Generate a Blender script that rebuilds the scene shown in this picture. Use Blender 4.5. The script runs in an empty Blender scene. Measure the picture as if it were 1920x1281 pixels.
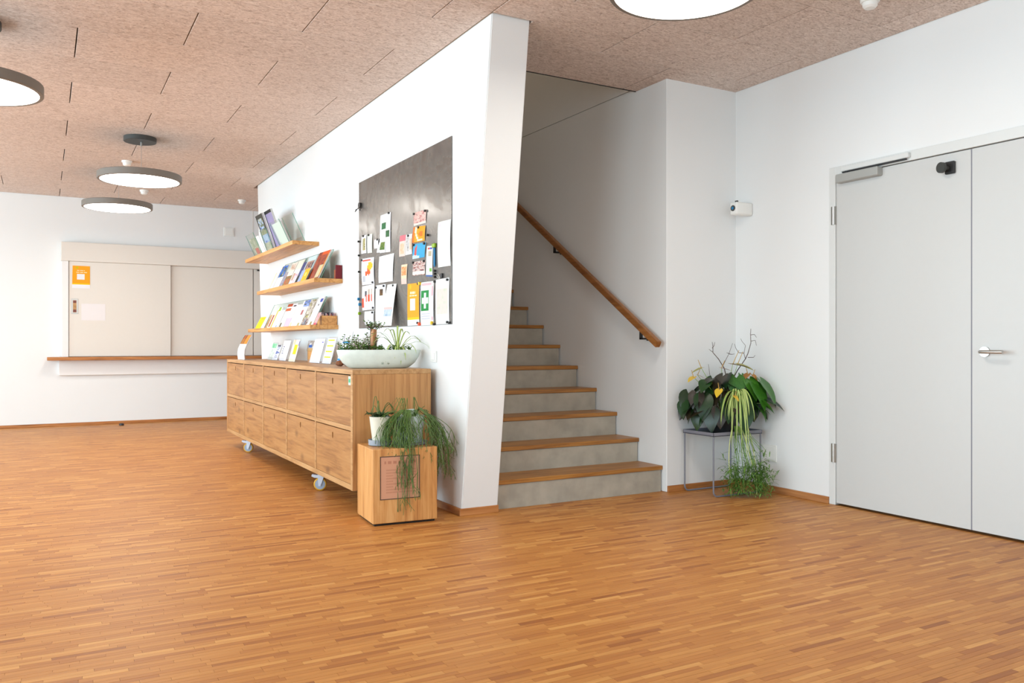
import bpy, bmesh, math, random
import numpy as np
from mathutils import Vector, Matrix, noise as mnoise

random.seed(7)
SC = bpy.context.scene
COL = SC.collection
PI = math.pi

# ------------------------------------------------------------------ camera
cam_d = bpy.data.cameras.new('camera')
cam = bpy.data.objects.new('camera', cam_d)
COL.objects.link(cam)
cam.location = (0, 0, 1.0)
cam.rotation_euler = (PI / 2, 0, -0.5135)
cam_d.sensor_width = 36.0
cam_d.lens = 1557.381 / 1920 * 36.0
cam_d.shift_y = 3.925 / 1920
cam_d.clip_start = 0.02
SC.camera = cam

# ------------------------------------------------------------------ world, light, exposure
SC.view_settings.view_transform = 'Standard'
SC.view_settings.look = 'None'
SC.view_settings.gamma = 1.0
SC.view_settings.use_curve_mapping = False
SC.view_settings.exposure = 0.12
w = bpy.data.worlds.new('world')
SC.world = w
w.use_nodes = True
bg = w.node_tree.nodes['Background']
bg.inputs['Color'].default_value = (0.80, 0.90, 1.0, 1)
bg.inputs['Strength'].default_value = 1.0


def area(name, loc, direction, sx, sy, power, color):
    d = bpy.data.lights.new(name, 'AREA')
    d.shape = 'RECTANGLE'
    d.size, d.size_y = sx, sy
    d.energy = power
    d.color = color
    o = bpy.data.objects.new(name, d)
    COL.objects.link(o)
    o.location = loc
    o.rotation_euler = Vector(direction).to_track_quat('-Z', 'Y').to_euler()
    return o


WIN_LEFT = [(-1.9, 0.5), (1.1, 3.9), (4.5, 7.3), (7.9, 10.7)]      # window openings in the left wall (y from, y to)
WIN_REAR = [(-3.4, -0.6), (0.2, 3.0)]                              # openings in the wall behind the camera (x from, x to)
DAY = (0.665, 0.885, 1.0)
for k, (a, b) in enumerate(WIN_LEFT):
    area('daylight_left', (-4.62, (a + b) / 2, 1.35), (1, 0, -0.08), b - a, 2.3, (195, 122, 176, 172)[k], DAY)
for a, b in WIN_REAR:
    area('daylight_rear', ((a + b) / 2, -3.12, 1.35), (0, 1, -0.08), b - a, 2.3, 36, DAY)


# ------------------------------------------------------------------ materials
def srgb(r, g, b):
    f = lambda c: (c / 255) / 12.92 if c / 255 <= 0.04045 else ((c / 255 + 0.055) / 1.055) ** 2.4
    return (f(r), f(g), f(b), 1)


class NT:
    def __init__(self, name):
        self.m = bpy.data.materials.new(name)
        self.m.use_nodes = True
        self.t = self.m.node_tree
        self.p = self.t.nodes['Principled BSDF']

    def n(self, typ, **kw):
        nd = self.t.nodes.new(typ)
        for k, v in kw.items():
            if k in nd.inputs:
                nd.inputs[k].default_value = v
            else:
                setattr(nd, k, v)
        return nd

    def l(self, a, b):
        self.t.links.new(a, b)

    def ramp(self, stops):
        r = self.t.nodes.new('ShaderNodeValToRGB')
        while len(r.color_ramp.elements) < len(stops):
            r.color_ramp.elements.new(0.5)
        for e, (p, c) in zip(r.color_ramp.elements, stops):
            e.position = p
            e.color = c
        return r

    def bump(self, h, strength, dist=0.01):
        b = self.n('ShaderNodeBump')
        b.inputs['Strength'].default_value = strength
        b.inputs['Distance'].default_value = dist
        self.l(h, b.inputs['Height'])
        self.l(b.outputs['Normal'], self.p.inputs['Normal'])


def plain(name, col, rough=0.5, metal=0.0, spec=0.5, var=0.0, vscale=30.0, bump=0.0, bscale=200.0, alpha=None):
    k = NT(name)
    k.p.inputs['Roughness'].default_value = rough
    k.p.inputs['Metallic'].default_value = metal
    k.p.inputs['Specular IOR Level'].default_value = spec
    tc = k.n('ShaderNodeTexCoord')
    nz = k.n('ShaderNodeTexNoise', Scale=vscale, Detail=3.0)
    k.l(tc.outputs['Object'], nz.inputs['Vector'])
    lo = tuple(c * (1 - var) for c in col[:3]) + (1,)
    hi = tuple(min(1, c * (1 + var)) for c in col[:3]) + (1,)
    r = k.ramp([(0.3, lo), (0.7, hi)])
    k.l(nz.outputs['Fac'], r.inputs['Fac'])
    k.l(r.outputs['Color'], k.p.inputs['Base Color'])
    if bump:
        n2 = k.n('ShaderNodeTexNoise', Scale=bscale, Detail=4.0)
        k.l(tc.outputs['Object'], n2.inputs['Vector'])
        k.bump(n2.outputs['Fac'], bump, 0.002)
    return k.m


def wood(name, dark, mid, light, axis='X', across=14.0, along=1.2, fine=120.0, rough=0.45, knots=0.0, jitter=True, bump=0.05):
    k = NT(name)
    k.p.inputs['Roughness'].default_value = rough
    tc = k.n('ShaderNodeTexCoord')
    src = tc.outputs['Object']
    if jitter:
        oi = k.n('ShaderNodeObjectInfo')
        mu = k.n('ShaderNodeMath', operation='MULTIPLY')
        mu.inputs[1].default_value = 37.0
        k.l(oi.outputs['Random'], mu.inputs[0])
        ad = k.n('ShaderNodeVectorMath', operation='ADD')
        k.l(src, ad.inputs[0])
        k.l(mu.outputs[0], ad.inputs[1])
        src = ad.outputs[0]
    mp = k.n('ShaderNodeMapping')
    mp.inputs['Scale'].default_value = [along if a == axis else across for a in 'XYZ']
    k.l(src, mp.inputs['Vector'])
    n1 = k.n('ShaderNodeTexNoise', Scale=1.0, Detail=6.0, Roughness=0.6, Distortion=0.9)
    k.l(mp.outputs[0], n1.inputs['Vector'])
    mp2 = k.n('ShaderNodeMapping')
    mp2.inputs['Scale'].default_value = [fine * 0.04 if a == axis else fine for a in 'XYZ']
    k.l(src, mp2.inputs['Vector'])
    n2 = k.n('ShaderNodeTexNoise', Scale=1.0, Detail=3.0)
    k.l(mp2.outputs[0], n2.inputs['Vector'])
    mx = k.n('ShaderNodeMath', operation='MULTIPLY_ADD')
    mx.inputs[1].default_value = 0.35
    k.l(n2.outputs['Fac'], mx.inputs[0])
    k.l(n1.outputs['Fac'], mx.inputs[2])
    r = k.ramp([(0.48, dark), (0.66, mid), (0.86, light)])
    k.l(mx.outputs[0], r.inputs['Fac'])
    col = r.outputs['Color']
    if knots:
        mk = k.n('ShaderNodeMapping')
        mk.inputs['Scale'].default_value = [2.6 if a == axis else 4.5 for a in 'XYZ']
        k.l(src, mk.inputs['Vector'])
        vo = k.n('ShaderNodeTexVoronoi', Scale=1.0)
        k.l(mk.outputs[0], vo.inputs['Vector'])
        kr = k.ramp([(0.03, (1, 1, 1, 1)), (0.16, (0, 0, 0, 1))])
        k.l(vo.outputs['Distance'], kr.inputs['Fac'])
        ks = k.n('ShaderNodeMath', operation='MULTIPLY')
        ks.inputs[1].default_value = knots
        k.l(kr.outputs['Color'], ks.inputs[0])
        mc = k.n('ShaderNodeMixRGB')
        mc.inputs['Color2'].default_value = tuple(c * 0.45 for c in dark[:3]) + (1,)
        k.l(ks.outputs[0], mc.inputs['Fac'])
        k.l(col, mc.inputs['Color1'])
        col = mc.outputs['Color']
    k.l(col, k.p.inputs['Base Color'])
    k.bump(n2.outputs['Fac'], bump, 0.002)
    return k.m


def floor_mat():
    k = NT('parquet_strip')
    k.p.inputs['Roughness'].default_value = 0.45
    k.p.inputs['Specular IOR Level'].default_value = 0.3
    ge = k.n('ShaderNodeNewGeometry')
    oi = k.n('ShaderNodeObjectInfo')
    a = k.n('ShaderNodeMath', operation='ADD')
    k.l(ge.outputs['Random Per Island'], a.inputs[0])
    k.l(oi.outputs['Random'], a.inputs[1])
    fr = k.n('ShaderNodeMath', operation='FRACT')
    k.l(a.outputs[0], fr.inputs[0])
    r = k.ramp([(0.0, srgb(160, 98, 48)), (0.08, srgb(183, 119, 59)), (0.45, srgb(195, 132, 67)), (0.85, srgb(203, 141, 74)), (1.0, srgb(217, 159, 90))])
    k.l(fr.outputs[0], r.inputs['Fac'])
    mp = k.n('ShaderNodeMapping')
    mp.inputs['Scale'].default_value = (7, 190, 7)
    k.l(ge.outputs['Position'], mp.inputs['Vector'])
    off = k.n('ShaderNodeVectorMath', operation='ADD')
    m20 = k.n('ShaderNodeMath', operation='MULTIPLY')
    m20.inputs[1].default_value = 60.0
    k.l(fr.outputs[0], m20.inputs[0])
    k.l(mp.outputs[0], off.inputs[0])
    k.l(m20.outputs[0], off.inputs[1])
    nz = k.n('ShaderNodeTexNoise', Scale=1.0, Detail=4.0, Roughness=0.6)
    k.l(off.outputs[0], nz.inputs['Vector'])
    r2 = k.ramp([(0.25, (0.80, 0.76, 0.72, 1)), (0.75, (1.1, 1.1, 1.1, 1))])
    k.l(nz.outputs['Fac'], r2.inputs['Fac'])
    mc = k.n('ShaderNodeMixRGB', blend_type='MULTIPLY')
    mc.inputs['Fac'].default_value = 1.0
    k.l(r.outputs['Color'], mc.inputs['Color1'])
    k.l(r2.outputs['Color'], mc.inputs['Color2'])
    k.l(mc.outputs['Color'], k.p.inputs['Base Color'])
    k.bump(nz.outputs['Fac'], 0.04, 0.002)
    return k.m


def ceiling_mat():
    k = NT('wood_wool_panel')
    k.p.inputs['Roughness'].default_value = 0.95
    k.p.inputs['Specular IOR Level'].default_value = 0.1
    ge = k.n('ShaderNodeNewGeometry')
    mp = k.n('ShaderNodeMapping')
    mp.inputs['Scale'].default_value = (30, 58, 30)
    k.l(ge.outputs['Position'], mp.inputs['Vector'])
    nz = k.n('ShaderNodeTexNoise', Scale=1.0, Detail=5.0, Roughness=0.65, Distortion=1.6)
    k.l(mp.outputs[0], nz.inputs['Vector'])
    oi = k.n('ShaderNodeObjectInfo')
    r = k.ramp([(0.30, srgb(168, 147, 136)), (0.45, srgb(212, 195, 185)), (0.58, srgb(231, 216, 207)), (0.72, srgb(242, 230, 222))])
    k.l(nz.outputs['Fac'], r.inputs['Fac'])
    hs = k.n('ShaderNodeHueSaturation')
    mr = k.n('ShaderNodeMapRange')
    mr.inputs['To Min'].default_value = 0.96
    mr.inputs['To Max'].default_value = 1.04
    k.l(oi.outputs['Random'], mr.inputs['Value'])
    k.l(mr.outputs[0], hs.inputs['Value'])
    k.l(r.outputs['Color'], hs.inputs['Color'])
    k.l(hs.outputs[0], k.p.inputs['Base Color'])
    k.bump(nz.outputs['Fac'], 0.5, 0.004)
    return k.m


def glass_mat(name, tint, edge=0.25):
    k = NT(name)
    t = k.t
    out = t.nodes['Material Output']
    tr = k.n('ShaderNodeBsdfTransparent')
    tr.inputs['Color'].default_value = tint
    gl = k.n('ShaderNodeBsdfGlossy')
    gl.inputs['Roughness'].default_value = 0.05
    lw = k.n('ShaderNodeLayerWeight')
    pw = k.n('ShaderNodeMath', operation='POWER')
    pw.inputs[1].default_value = 4.0
    k.l(lw.outputs['Facing'], pw.inputs[0])
    fr = k.n('ShaderNodeMath', operation='MULTIPLY_ADD')
    fr.inputs[1].default_value = 0.35
    fr.inputs[2].default_value = 0.03
    k.l(pw.outputs[0], fr.inputs[0])
    mx = k.n('ShaderNodeMixShader')
    k.l(fr.outputs[0], mx.inputs[0])
    k.l(tr.outputs[0], mx.inputs[1])
    k.l(gl.outputs[0], mx.inputs[2])
    k.l(mx.outputs[0], out.inputs['Surface'])
    return k.m


def emit(name, col, s):
    k = NT(name)
    k.p.inputs['Base Color'].default_value = (0.9, 0.9, 0.9, 1)
    k.p.inputs['Emission Color'].default_value = col
    k.p.inputs['Emission Strength'].default_value = s
    return k.m


def print_mat():
    k = NT('printed_paper')
    k.p.inputs['Roughness'].default_value = 0.55
    k.p.inputs['Specular IOR Level'].default_value = 0.3
    at = k.n('ShaderNodeAttribute', attribute_name='Col')
    gm = k.n('ShaderNodeGamma')
    gm.inputs['Gamma'].default_value = 1.5
    k.l(at.outputs['Color'], gm.inputs['Color'])
    k.l(gm.outputs[0], k.p.inputs['Base Color'])
    return k.m


def leaf_mat(name, dark, light, rough=0.35, trans=0.12):
    k = NT(name)
    k.p.inputs['Roughness'].default_value = rough
    tc = k.n('ShaderNodeTexCoord')
    oi = k.n('ShaderNodeObjectInfo')
    nz = k.n('ShaderNodeTexNoise', Scale=28.0, Detail=2.0)
    k.l(tc.outputs['Object'], nz.inputs['Vector'])
    ad = k.n('ShaderNodeMath', operation='MULTIPLY_ADD')
    ad.inputs[1].default_value = 0.6
    k.l(oi.outputs['Random'], ad.inputs[0])
    sb = k.n('ShaderNodeMath', operation='SUBTRACT')
    sb.inputs[1].default_value = 0.3
    k.l(nz.outputs['Fac'], sb.inputs[0])
    k.l(sb.outputs[0], ad.inputs[2])
    r = k.ramp([(0.1, dark), (0.8, light)])
    k.l(ad.outputs[0], r.inputs['Fac'])
    k.l(r.outputs['Color'], k.p.inputs['Base Color'])
    return k.m


M = {}
M['wall'] = plain('white_plaster', (0.84, 0.845, 0.84, 1), 0.9, spec=0.15, var=0.006, vscale=2.0, bump=0.04, bscale=260)
M['floor'] = floor_mat()
M['ceil'] = ceiling_mat()
M['dark'] = plain('shadow_gap', (0.03, 0.024, 0.02, 1), 0.9, spec=0.1)
M['base'] = wood('oak_baseboard', srgb(140, 88, 48), srgb(176, 116, 68), srgb(196, 138, 86), 'Y', 30, 1.5)
M['tread'] = wood('oak_tread', srgb(130, 82, 34), srgb(162, 107, 47), srgb(182, 127, 60), 'X', 26, 2.0, rough=0.38)
M['rail'] = wood('oak_handrail', srgb(120, 72, 34), srgb(152, 96, 46), srgb(170, 112, 58), 'Y', 30, 1.5, rough=0.38)
M['shelf'] = wood('oak_shelf', srgb(170, 112, 56), srgb(206, 148, 82), srgb(222, 168, 102), 'Y', 26, 1.6)
M['counter'] = wood('oak_counter', srgb(140, 86, 40), srgb(178, 114, 60), srgb(196, 134, 78), 'X', 26, 1.6)
M['cab_edge'] = wood('oak_edge', srgb(160, 114, 66), srgb(184, 138, 88), srgb(198, 154, 104), 'Y', 30, 2.0)
M['cab_side'] = wood('oak_side_panel', srgb(160, 108, 60), srgb(188, 134, 80), srgb(200, 148, 92), 'Z', 34, 1.4)
M['drawer'] = wood('knotty_oak_front', srgb(140, 92, 48), srgb(168, 117, 65), srgb(182, 132, 78), 'Y', 22, 2.0, knots=0.6)
M['block'] = wood('oak_block', srgb(164, 102, 50), srgb(204, 144, 80), srgb(220, 166, 104), 'Z', 18, 1.6, knots=0.25)
M['concrete'] = plain('fair_faced_concrete', srgb(172, 164, 150), 0.85, spec=0.2, var=0.13, vscale=9, bump=0.12, bscale=70)
M['black'] = plain('black_metal', (0.022, 0.022, 0.024, 1), 0.45, var=0.1)
M['door'] = plain('pale_grey_door_lacquer', srgb(205, 205, 203), 0.42, spec=0.4, var=0.004)
M['doorframe'] = plain('pale_door_frame_lacquer', srgb(222, 223, 221), 0.45, var=0.004)
M['hatch'] = plain('warm_grey_lacquer', srgb(226, 219, 210), 0.5, var=0.004)
M['hatchw'] = plain('white_lacquer', srgb(236, 234, 232), 0.5, var=0.004)
M['steel'] = plain('brushed_steel', (0.55, 0.53, 0.50, 1), 0.32, metal=1.0)
M['alu'] = plain('silver_casing', srgb(176, 176, 172), 0.45, metal=0.25)
M['whitep'] = plain('white_plastic', srgb(240, 240, 236), 0.4)
M['lampring'] = plain('bronze_grey_ring', srgb(122, 115, 107), 0.5, metal=0.0)
M['canopy'] = plain('dark_grey_canopy', srgb(62, 64, 62), 0.5)
M['lamp'] = emit('lamp_diffuser', (1.0, 0.95, 0.86, 1), 9.0)
M['paint_tbl'] = plain('grey_powder_coat', srgb(128, 128, 138), 0.5)
M['paint_tray'] = plain('slate_tray', srgb(84, 92, 104), 0.5)
M['potblack'] = plain('black_pot', (0.02, 0.02, 0.021, 1), 0.5)
M['soil'] = plain('potting_soil', srgb(74, 54, 42), 0.95, var=0.5, vscale=90, bump=0.8, bscale=120)
M['bowl'] = plain('pale_glazed_stone', srgb(216, 226, 218), 0.55, var=0.05, vscale=20, bump=0.15, bscale=90)
M['potw'] = plain('white_glazed_pot', srgb(206, 220, 222), 0.3, var=0.04)
M['potc'] = plain('cream_glazed_pot', srgb(222, 218, 200), 0.4, var=0.05)
M['tray_grey'] = plain('grey_saucer', srgb(150, 158, 168), 0.5)
M['caster'] = plain('caster_zinc', srgb(196, 204, 216), 0.4, metal=0.35)
M['tyre'] = plain('yellow_caster_tyre', srgb(214, 164, 44), 0.5)
M['hub'] = plain('caster_hub', srgb(150, 166, 186), 0.45)
M['print'] = print_mat()
M['glass'] = glass_mat('clear_glass', (0.95, 0.985, 0.97, 1))
M['glassedge'] = plain('green_glass_edge', srgb(96, 158, 138), 0.2, var=0.05)
M['acryl'] = glass_mat('clear_acrylic', (0.96, 0.97, 0.985, 1))
M['twig'] = plain('bare_twig', srgb(86, 66, 58), 0.85, var=0.25, vscale=60)
M['anth'] = leaf_mat('anthurium_leaf', srgb(12, 32, 18), srgb(36, 74, 28))
M['anthb'] = leaf_mat('bronze_leaf', srgb(30, 24, 20), srgb(62, 54, 36))
M['anthg'] = leaf_mat('bright_leaf', srgb(40, 96, 26), srgb(84, 146, 46))
M['spathe'] = leaf_mat('orange_green_spathe', srgb(196, 104, 40), srgb(150, 156, 50))
M['spathey'] = leaf_mat('yellow_spathe', srgb(214, 168, 24), srgb(226, 188, 50))
M['spadix'] = plain('spadix', srgb(196, 160, 90), 0.6)
M['spider'] = leaf_mat('spider_plant_leaf', srgb(96, 140, 42), srgb(150, 184, 84), 0.45)
M['spiderc'] = leaf_mat('spider_plant_stripe', srgb(196, 204, 122), srgb(216, 220, 150), 0.45)
M['fern'] = leaf_mat('trailing_foliage', srgb(84, 128, 46), srgb(146, 182, 92), 0.5)
M['rhip'] = leaf_mat('rhipsalis_stem', srgb(40, 72, 30), srgb(88, 116, 52), 0.5)
M['succ'] = leaf_mat('succulent_leaf', srgb(44, 88, 40), srgb(108, 148, 60), 0.4)
M['hawo'] = leaf_mat('haworthia_leaf', srgb(22, 46, 24), srgb(52, 86, 40), 0.4)
M['bark'] = plain('bark', srgb(128, 78, 50), 0.9, var=0.35, vscale=50, bump=0.6, bscale=60)
M['log'] = wood('cut_wood_post', srgb(120, 74, 40), srgb(182, 120, 70), srgb(206, 150, 96), 'Z', 40, 2)
M['mag'] = plain('black_magnet', (0.02, 0.02, 0.02, 1), 0.4)
M['blue'] = plain('blue_plastic', srgb(30, 130, 186), 0.4)
M['lime'] = plain('lime_plastic', srgb(140, 180, 30), 0.4)
M['orange'] = plain('orange_plastic', srgb(232, 84, 30), 0.4)
M['yellow'] = plain('yellow_plastic', srgb(240, 200, 40), 0.4)
M['stone'] = plain('pale_crystal', srgb(206, 224, 220), 0.35, var=0.08)
M['maroon'] = plain('red_brown_insert', srgb(120, 62, 52), 0.5)


def board_mat():
    k = NT('grey_metal_board')
    k.p.inputs['Metallic'].default_value = 0.25
    ge = k.n('ShaderNodeNewGeometry')
    nz = k.n('ShaderNodeTexNoise', Scale=3.2, Detail=5.0, Distortion=2.2)
    k.l(ge.outputs['Position'], nz.inputs['Vector'])
    r = k.ramp([(0.35, srgb(104, 100, 97)), (0.5, srgb(117, 113, 108)), (0.56, srgb(106, 98, 92)), (0.7, srgb(121, 118, 114))])
    k.l(nz.outputs['Fac'], r.inputs['Fac'])
    k.l(r.outputs['Color'], k.p.inputs['Base Color'])
    r2 = k.ramp([(0.35, (0.22, 0.22, 0.22, 1)), (0.7, (0.34, 0.34, 0.34, 1))])
    k.l(nz.outputs['Fac'], r2.inputs['Fac'])
    k.l(r2.outputs['Color'], k.p.inputs['Roughness'])
    return k.m


M['board'] = board_mat()


# ------------------------------------------------------------------ mesh building
class MB:
    def __init__(self):
        self.v, self.f, self.mi, self.c = [], [], [], []

    def add(self, verts, faces, mi=0, col=None):
        b = len(self.v)
        self.v += [tuple(p) for p in verts]
        for fc in faces:
            self.f.append(tuple(i + b for i in fc))
            self.mi.append(mi)
            self.c.append(col)
        return self

    def box(self, x0, x1, y0, y1, z0, z1, bev=0.0, mi=0, seg=1, col=None):
        x0, x1 = min(x0, x1), max(x0, x1)
        y0, y1 = min(y0, y1), max(y0, y1)
        z0, z1 = min(z0, z1), max(z0, z1)
        if bev <= 0:
            V = [(x, y, z) for z in (z0, z1) for y in (y0, y1) for x in (x0, x1)]
            return self.add(V, [(0, 2, 3, 1), (4, 5, 7, 6), (0, 1, 5, 4), (2, 6, 7, 3), (0, 4, 6, 2), (1, 3, 7, 5)], mi, col)
        bm = bmesh.new()
        bmesh.ops.create_cube(bm, size=1.0)
        for q in bm.verts:
            q.co = ((x0 + x1) / 2 + q.co.x * (x1 - x0), (y0 + y1) / 2 + q.co.y * (y1 - y0), (z0 + z1) / 2 + q.co.z * (z1 - z0))
        bmesh.ops.bevel(bm, geom=bm.edges[:], offset=bev, segments=seg, affect='EDGES', profile=0.5)
        return self.bm(bm, mi, col)

    def bm(self, bm, mi=0, col=None):
        bm.verts.ensure_lookup_table()
        bm.verts.index_update()
        self.add([q.co[:] for q in bm.verts], [[q.index for q in f.verts] for f in bm.faces], mi, col)
        bm.free()
        return self

    def prism(self, poly, axis, a, b, mi=0):
        """poly: list of 2-D points in the plane normal to axis, extruded from a to b."""
        n = len(poly)

        def P(p, t):
            return {'X': (t, p[0], p[1]), 'Y': (p[0], t, p[1]), 'Z': (p[0], p[1], t)}[axis]
        V = [P(p, a) for p in poly] + [P(p, b) for p in poly]
        F = [tuple(range(n))[::-1], tuple(range(n, 2 * n))] + [(i, (i + 1) % n, n + (i + 1) % n, n + i) for i in range(n)]
        return self.add(V, F, mi)

    def tube(self, pts, r, n=8, mi=0, cap=True, col=None):
        pts = [Vector(p) for p in pts]
        rr = r if isinstance(r, (list, tuple)) else [r] * len(pts)
        V, F = [], []
        up = None
        for i, p in enumerate(pts):
            d = (pts[min(i + 1, len(pts) - 1)] - pts[max(i - 1, 0)])
            d = d.normalized() if d.length > 1e-9 else Vector((0, 0, 1))
            if up is None:
                up = d.orthogonal().normalized()
            up = (up - d * up.dot(d))
            up = up.normalized() if up.length > 1e-6 else d.orthogonal().normalized()
            s = d.cross(up)
            for j in range(n):
                a = 2 * PI * j / n
                V.append(p + (up * math.cos(a) + s * math.sin(a)) * rr[i])
        for i in range(len(pts) - 1):
            for j in range(n):
                F.append((i * n + j, i * n + (j + 1) % n, (i + 1) * n + (j + 1) % n, (i + 1) * n + j))
        if cap:
            F.append(tuple(range(n))[::-1])
            F.append(tuple(range((len(pts) - 1) * n, len(pts) * n)))
        return self.add(V, F, mi, col)

    def lathe(self, prof, c=(0, 0, 0), n=32, mi=0, sx=1.0, sy=1.0):
        """prof: list of (r, z); revolve about z at c; closed with caps where r=0."""
        V, F = [], []
        for r, z in prof:
            for j in range(n):
                a = 2 * PI * j / n
                V.append((c[0] + r * math.cos(a) * sx, c[1] + r * math.sin(a) * sy, c[2] + z))
        for i in range(len(prof) - 1):
            for j in range(n):
                F.append((i * n + j, i * n + (j + 1) % n, (i + 1) * n + (j + 1) % n, (i + 1) * n + j))
        if prof[0][0] > 1e-6:
            F.append(tuple(range(n))[::-1])
        if prof[-1][0] > 1e-6:
            F.append(tuple(range((len(prof) - 1) * n, len(prof) * n)))
        return self.add(V, F, mi)

    def disc_x(self, x0, x1, y, z, r, n=20, mi=0):
        return self.tube([(x0, y, z), (x1, y, z)], r, n, mi)


WO = {}     # world origin of every parent


def tag(o, label=None, cat=None, group=None, kind=None):
    if label:
        o['label'] = label
    if cat:
        o['category'] = cat
    if group:
        o['group'] = group
    if kind:
        o['kind'] = kind
    return o


def thing(name, label, cat, loc=(0, 0, 0), rz=0.0, group=None):
    o = bpy.data.objects.new(name, None)
    o.empty_display_size = 0.05
    COL.objects.link(o)
    o.location = loc
    o.rotation_euler = (0, 0, rz)
    WO[o.name] = Vector(loc)
    return tag(o, label, cat, group)


def obj(name, mb, mats, parent=None, local=False, smooth=False, angle=35):
    """Link an MB as one mesh object. Vertices are in world space unless local (then in the parent's space)."""
    V = np.array(mb.v, dtype=np.float64).reshape(-1, 3)
    if parent is not None:
        org = WO[parent.name]
        if not local:
            V = V - np.array(org)
    elif not local:
        lo, hi = V.min(0), V.max(0)
        org = Vector(((lo[0] + hi[0]) / 2, (lo[1] + hi[1]) / 2, lo[2]))
        V = V - np.array(org)
    else:
        org = Vector((0, 0, 0))
    me = bpy.data.meshes.new(name)
    me.from_pydata(V.tolist(), [], mb.f)
    for m in (mats if isinstance(mats, (list, tuple)) else [mats]):
        me.materials.append(M[m] if isinstance(m, str) else m)
    me.polygons.foreach_set('material_index', mb.mi)
    if any(c is not None for c in mb.c):
        at = me.color_attributes.new('Col', 'FLOAT_COLOR', 'CORNER')
        buf = []
        for fc, c in zip(mb.f, mb.c):
            c = c or (0.8, 0.8, 0.8, 1)
            buf += list(c[:3] + (1,)) * len(fc)
        at.data.foreach_set('color', buf)
    if smooth:
        me.polygons.foreach_set('use_smooth', [True] * len(me.polygons))
        me.set_sharp_from_angle(angle=math.radians(angle))
    me.update()
    o = bpy.data.objects.new(name, me)
    COL.objects.link(o)
    if parent is not None:
        o.parent = parent
    else:
        o.location = org
    WO[o.name] = Vector(org)
    return o


def struct(name, mb, mats, parent=None, **kw):
    o = obj(name, mb, mats, parent, **kw)
    if parent is None:
        o['kind'] = 'structure'
    return o


# ------------------------------------------------------------------ the room: main dimensions (metres)
H = 2.7825
XL, XP, XS, XR = 2.110, 2.348, 3.650, 4.279
YA, YB = 4.3545, 11.447
XW, YW = -4.5, -3.0          # left wall, wall behind the camera
UP = 5.3                     # top of the stairwell

# floor: slab with individual strips laid on it
slab = struct('floor', MB().box(XW, XR + 0.2, YW, YB + 0.2, -0.06, -0.004), 'floor')
SW = 0.0235
rng = np.random.default_rng(3)
rows = []
y = 0.2
while y < YB - 0.01:
    x = XW + rng.uniform(-0.2, 0)
    while x < XR - 0.005:
        L = rng.uniform(0.12, 0.25)
        if x + L > XW + 0.02:
            rows.append((max(x, XW), min(x + L, XR), y, min(y + SW, YB)))
        x += L
    y += SW
R4 = np.array(rows)
cyaw, syaw = math.cos(0.5135), math.sin(0.5135)
cxm, cym = (R4[:, 0] + R4[:, 1]) / 2, (R4[:, 2] + R4[:, 3]) / 2
dep = cxm * syaw + cym * cyaw
lat = cxm * cyaw - cym * syaw
vis = (dep > 0.3) & (np.abs(lat / np.maximum(dep, .1)) < 0.60) & (dep > 2.44)
order = np.argsort(np.where(vis, dep, 1e9))
near = set(order[:300].tolist())
HT = rng.uniform(-0.00035, 0.0, len(R4))
g = 0.0004
rest = np.array([i for i in range(len(R4)) if i not in near])
n = len(rest)
a = R4[rest]
VV = np.zeros((n, 8, 3))
for q, (xi, yi, zi) in enumerate([(0, 2, 0), (1, 2, 0), (1, 3, 0), (0, 3, 0), (0, 2, 1), (1, 2, 1), (1, 3, 1), (0, 3, 1)]):
    VV[:, q, 0] = a[:, xi] + (g if xi == 0 else -g)
    VV[:, q, 1] = a[:, yi] + (g if yi == 2 else -g)
    VV[:, q, 2] = HT[rest] if zi else -0.006
base = (np.arange(n) * 8)[:, None]
FF = np.concatenate([base + np.array(fc) for fc in ([4, 5, 6, 7], [0, 1, 5, 4], [1, 2, 6, 5], [2, 3, 7, 6], [3, 0, 4, 7])], axis=0)
me = bpy.data.meshes.new('parquet_strips')
me.from_pydata(VV.reshape(-1, 3).tolist(), [], FF.tolist())
me.materials.append(M['floor'])
o = bpy.data.objects.new('parquet_strips', me)
COL.objects.link(o)
o.parent = slab
o.matrix_parent_inverse = Matrix.Translation(-slab.location)
o['kind'] = 'stuff'
sme = bpy.data.meshes.new('parquet_strip')
sme.from_pydata([(x, y, z) for z in (-1, 0) for y in (-.5, .5) for x in (-.5, .5)], [], [(0, 2, 3, 1), (4, 5, 7, 6), (0, 1, 5, 4), (2, 6, 7, 3), (0, 4, 6, 2), (1, 3, 7, 5)])
sme.materials.append(M['floor'])
for i in sorted(near):
    x0, x1, y0, y1 = R4[i]
    o = bpy.data.objects.new('parquet_strip', sme)
    COL.objects.link(o)
    o.parent = slab
    o.matrix_parent_inverse = Matrix.Translation(-slab.location)
    o.location = ((x0 + x1) / 2, (y0 + y1) / 2, HT[i])
    o.scale = (x1 - x0 - 2 * g, y1 - y0 - 2 * g, 0.006)

# walls
def wall_with_holes(name, fixed, span, holes, z0, z1, axis):
    """A wall slab with rectangular openings: boxes between and above/below the holes, one mesh."""
    mb = MB()
    a0, a1 = span
    t0, t1 = fixed
    edges = sorted(holes)
    cur = a0

    def put(u0, u1, q0, q1):
        if u1 - u0 > 1e-4 and q1 - q0 > 1e-4:
            if axis == 'Y':
                mb.box(t0, t1, u0, u1, q0, q1)
            else:
                mb.box(u0, u1, t0, t1, q0, q1)
    for (u0, u1, q0, q1) in edges:
        put(cur, u0, z0, z1)
        put(u0, u1, z0, q0)
        put(u0, u1, q1, z1)
        cur = u1
    put(cur, a1, z0, z1)
    return struct(name, mb, 'wall')


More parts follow.
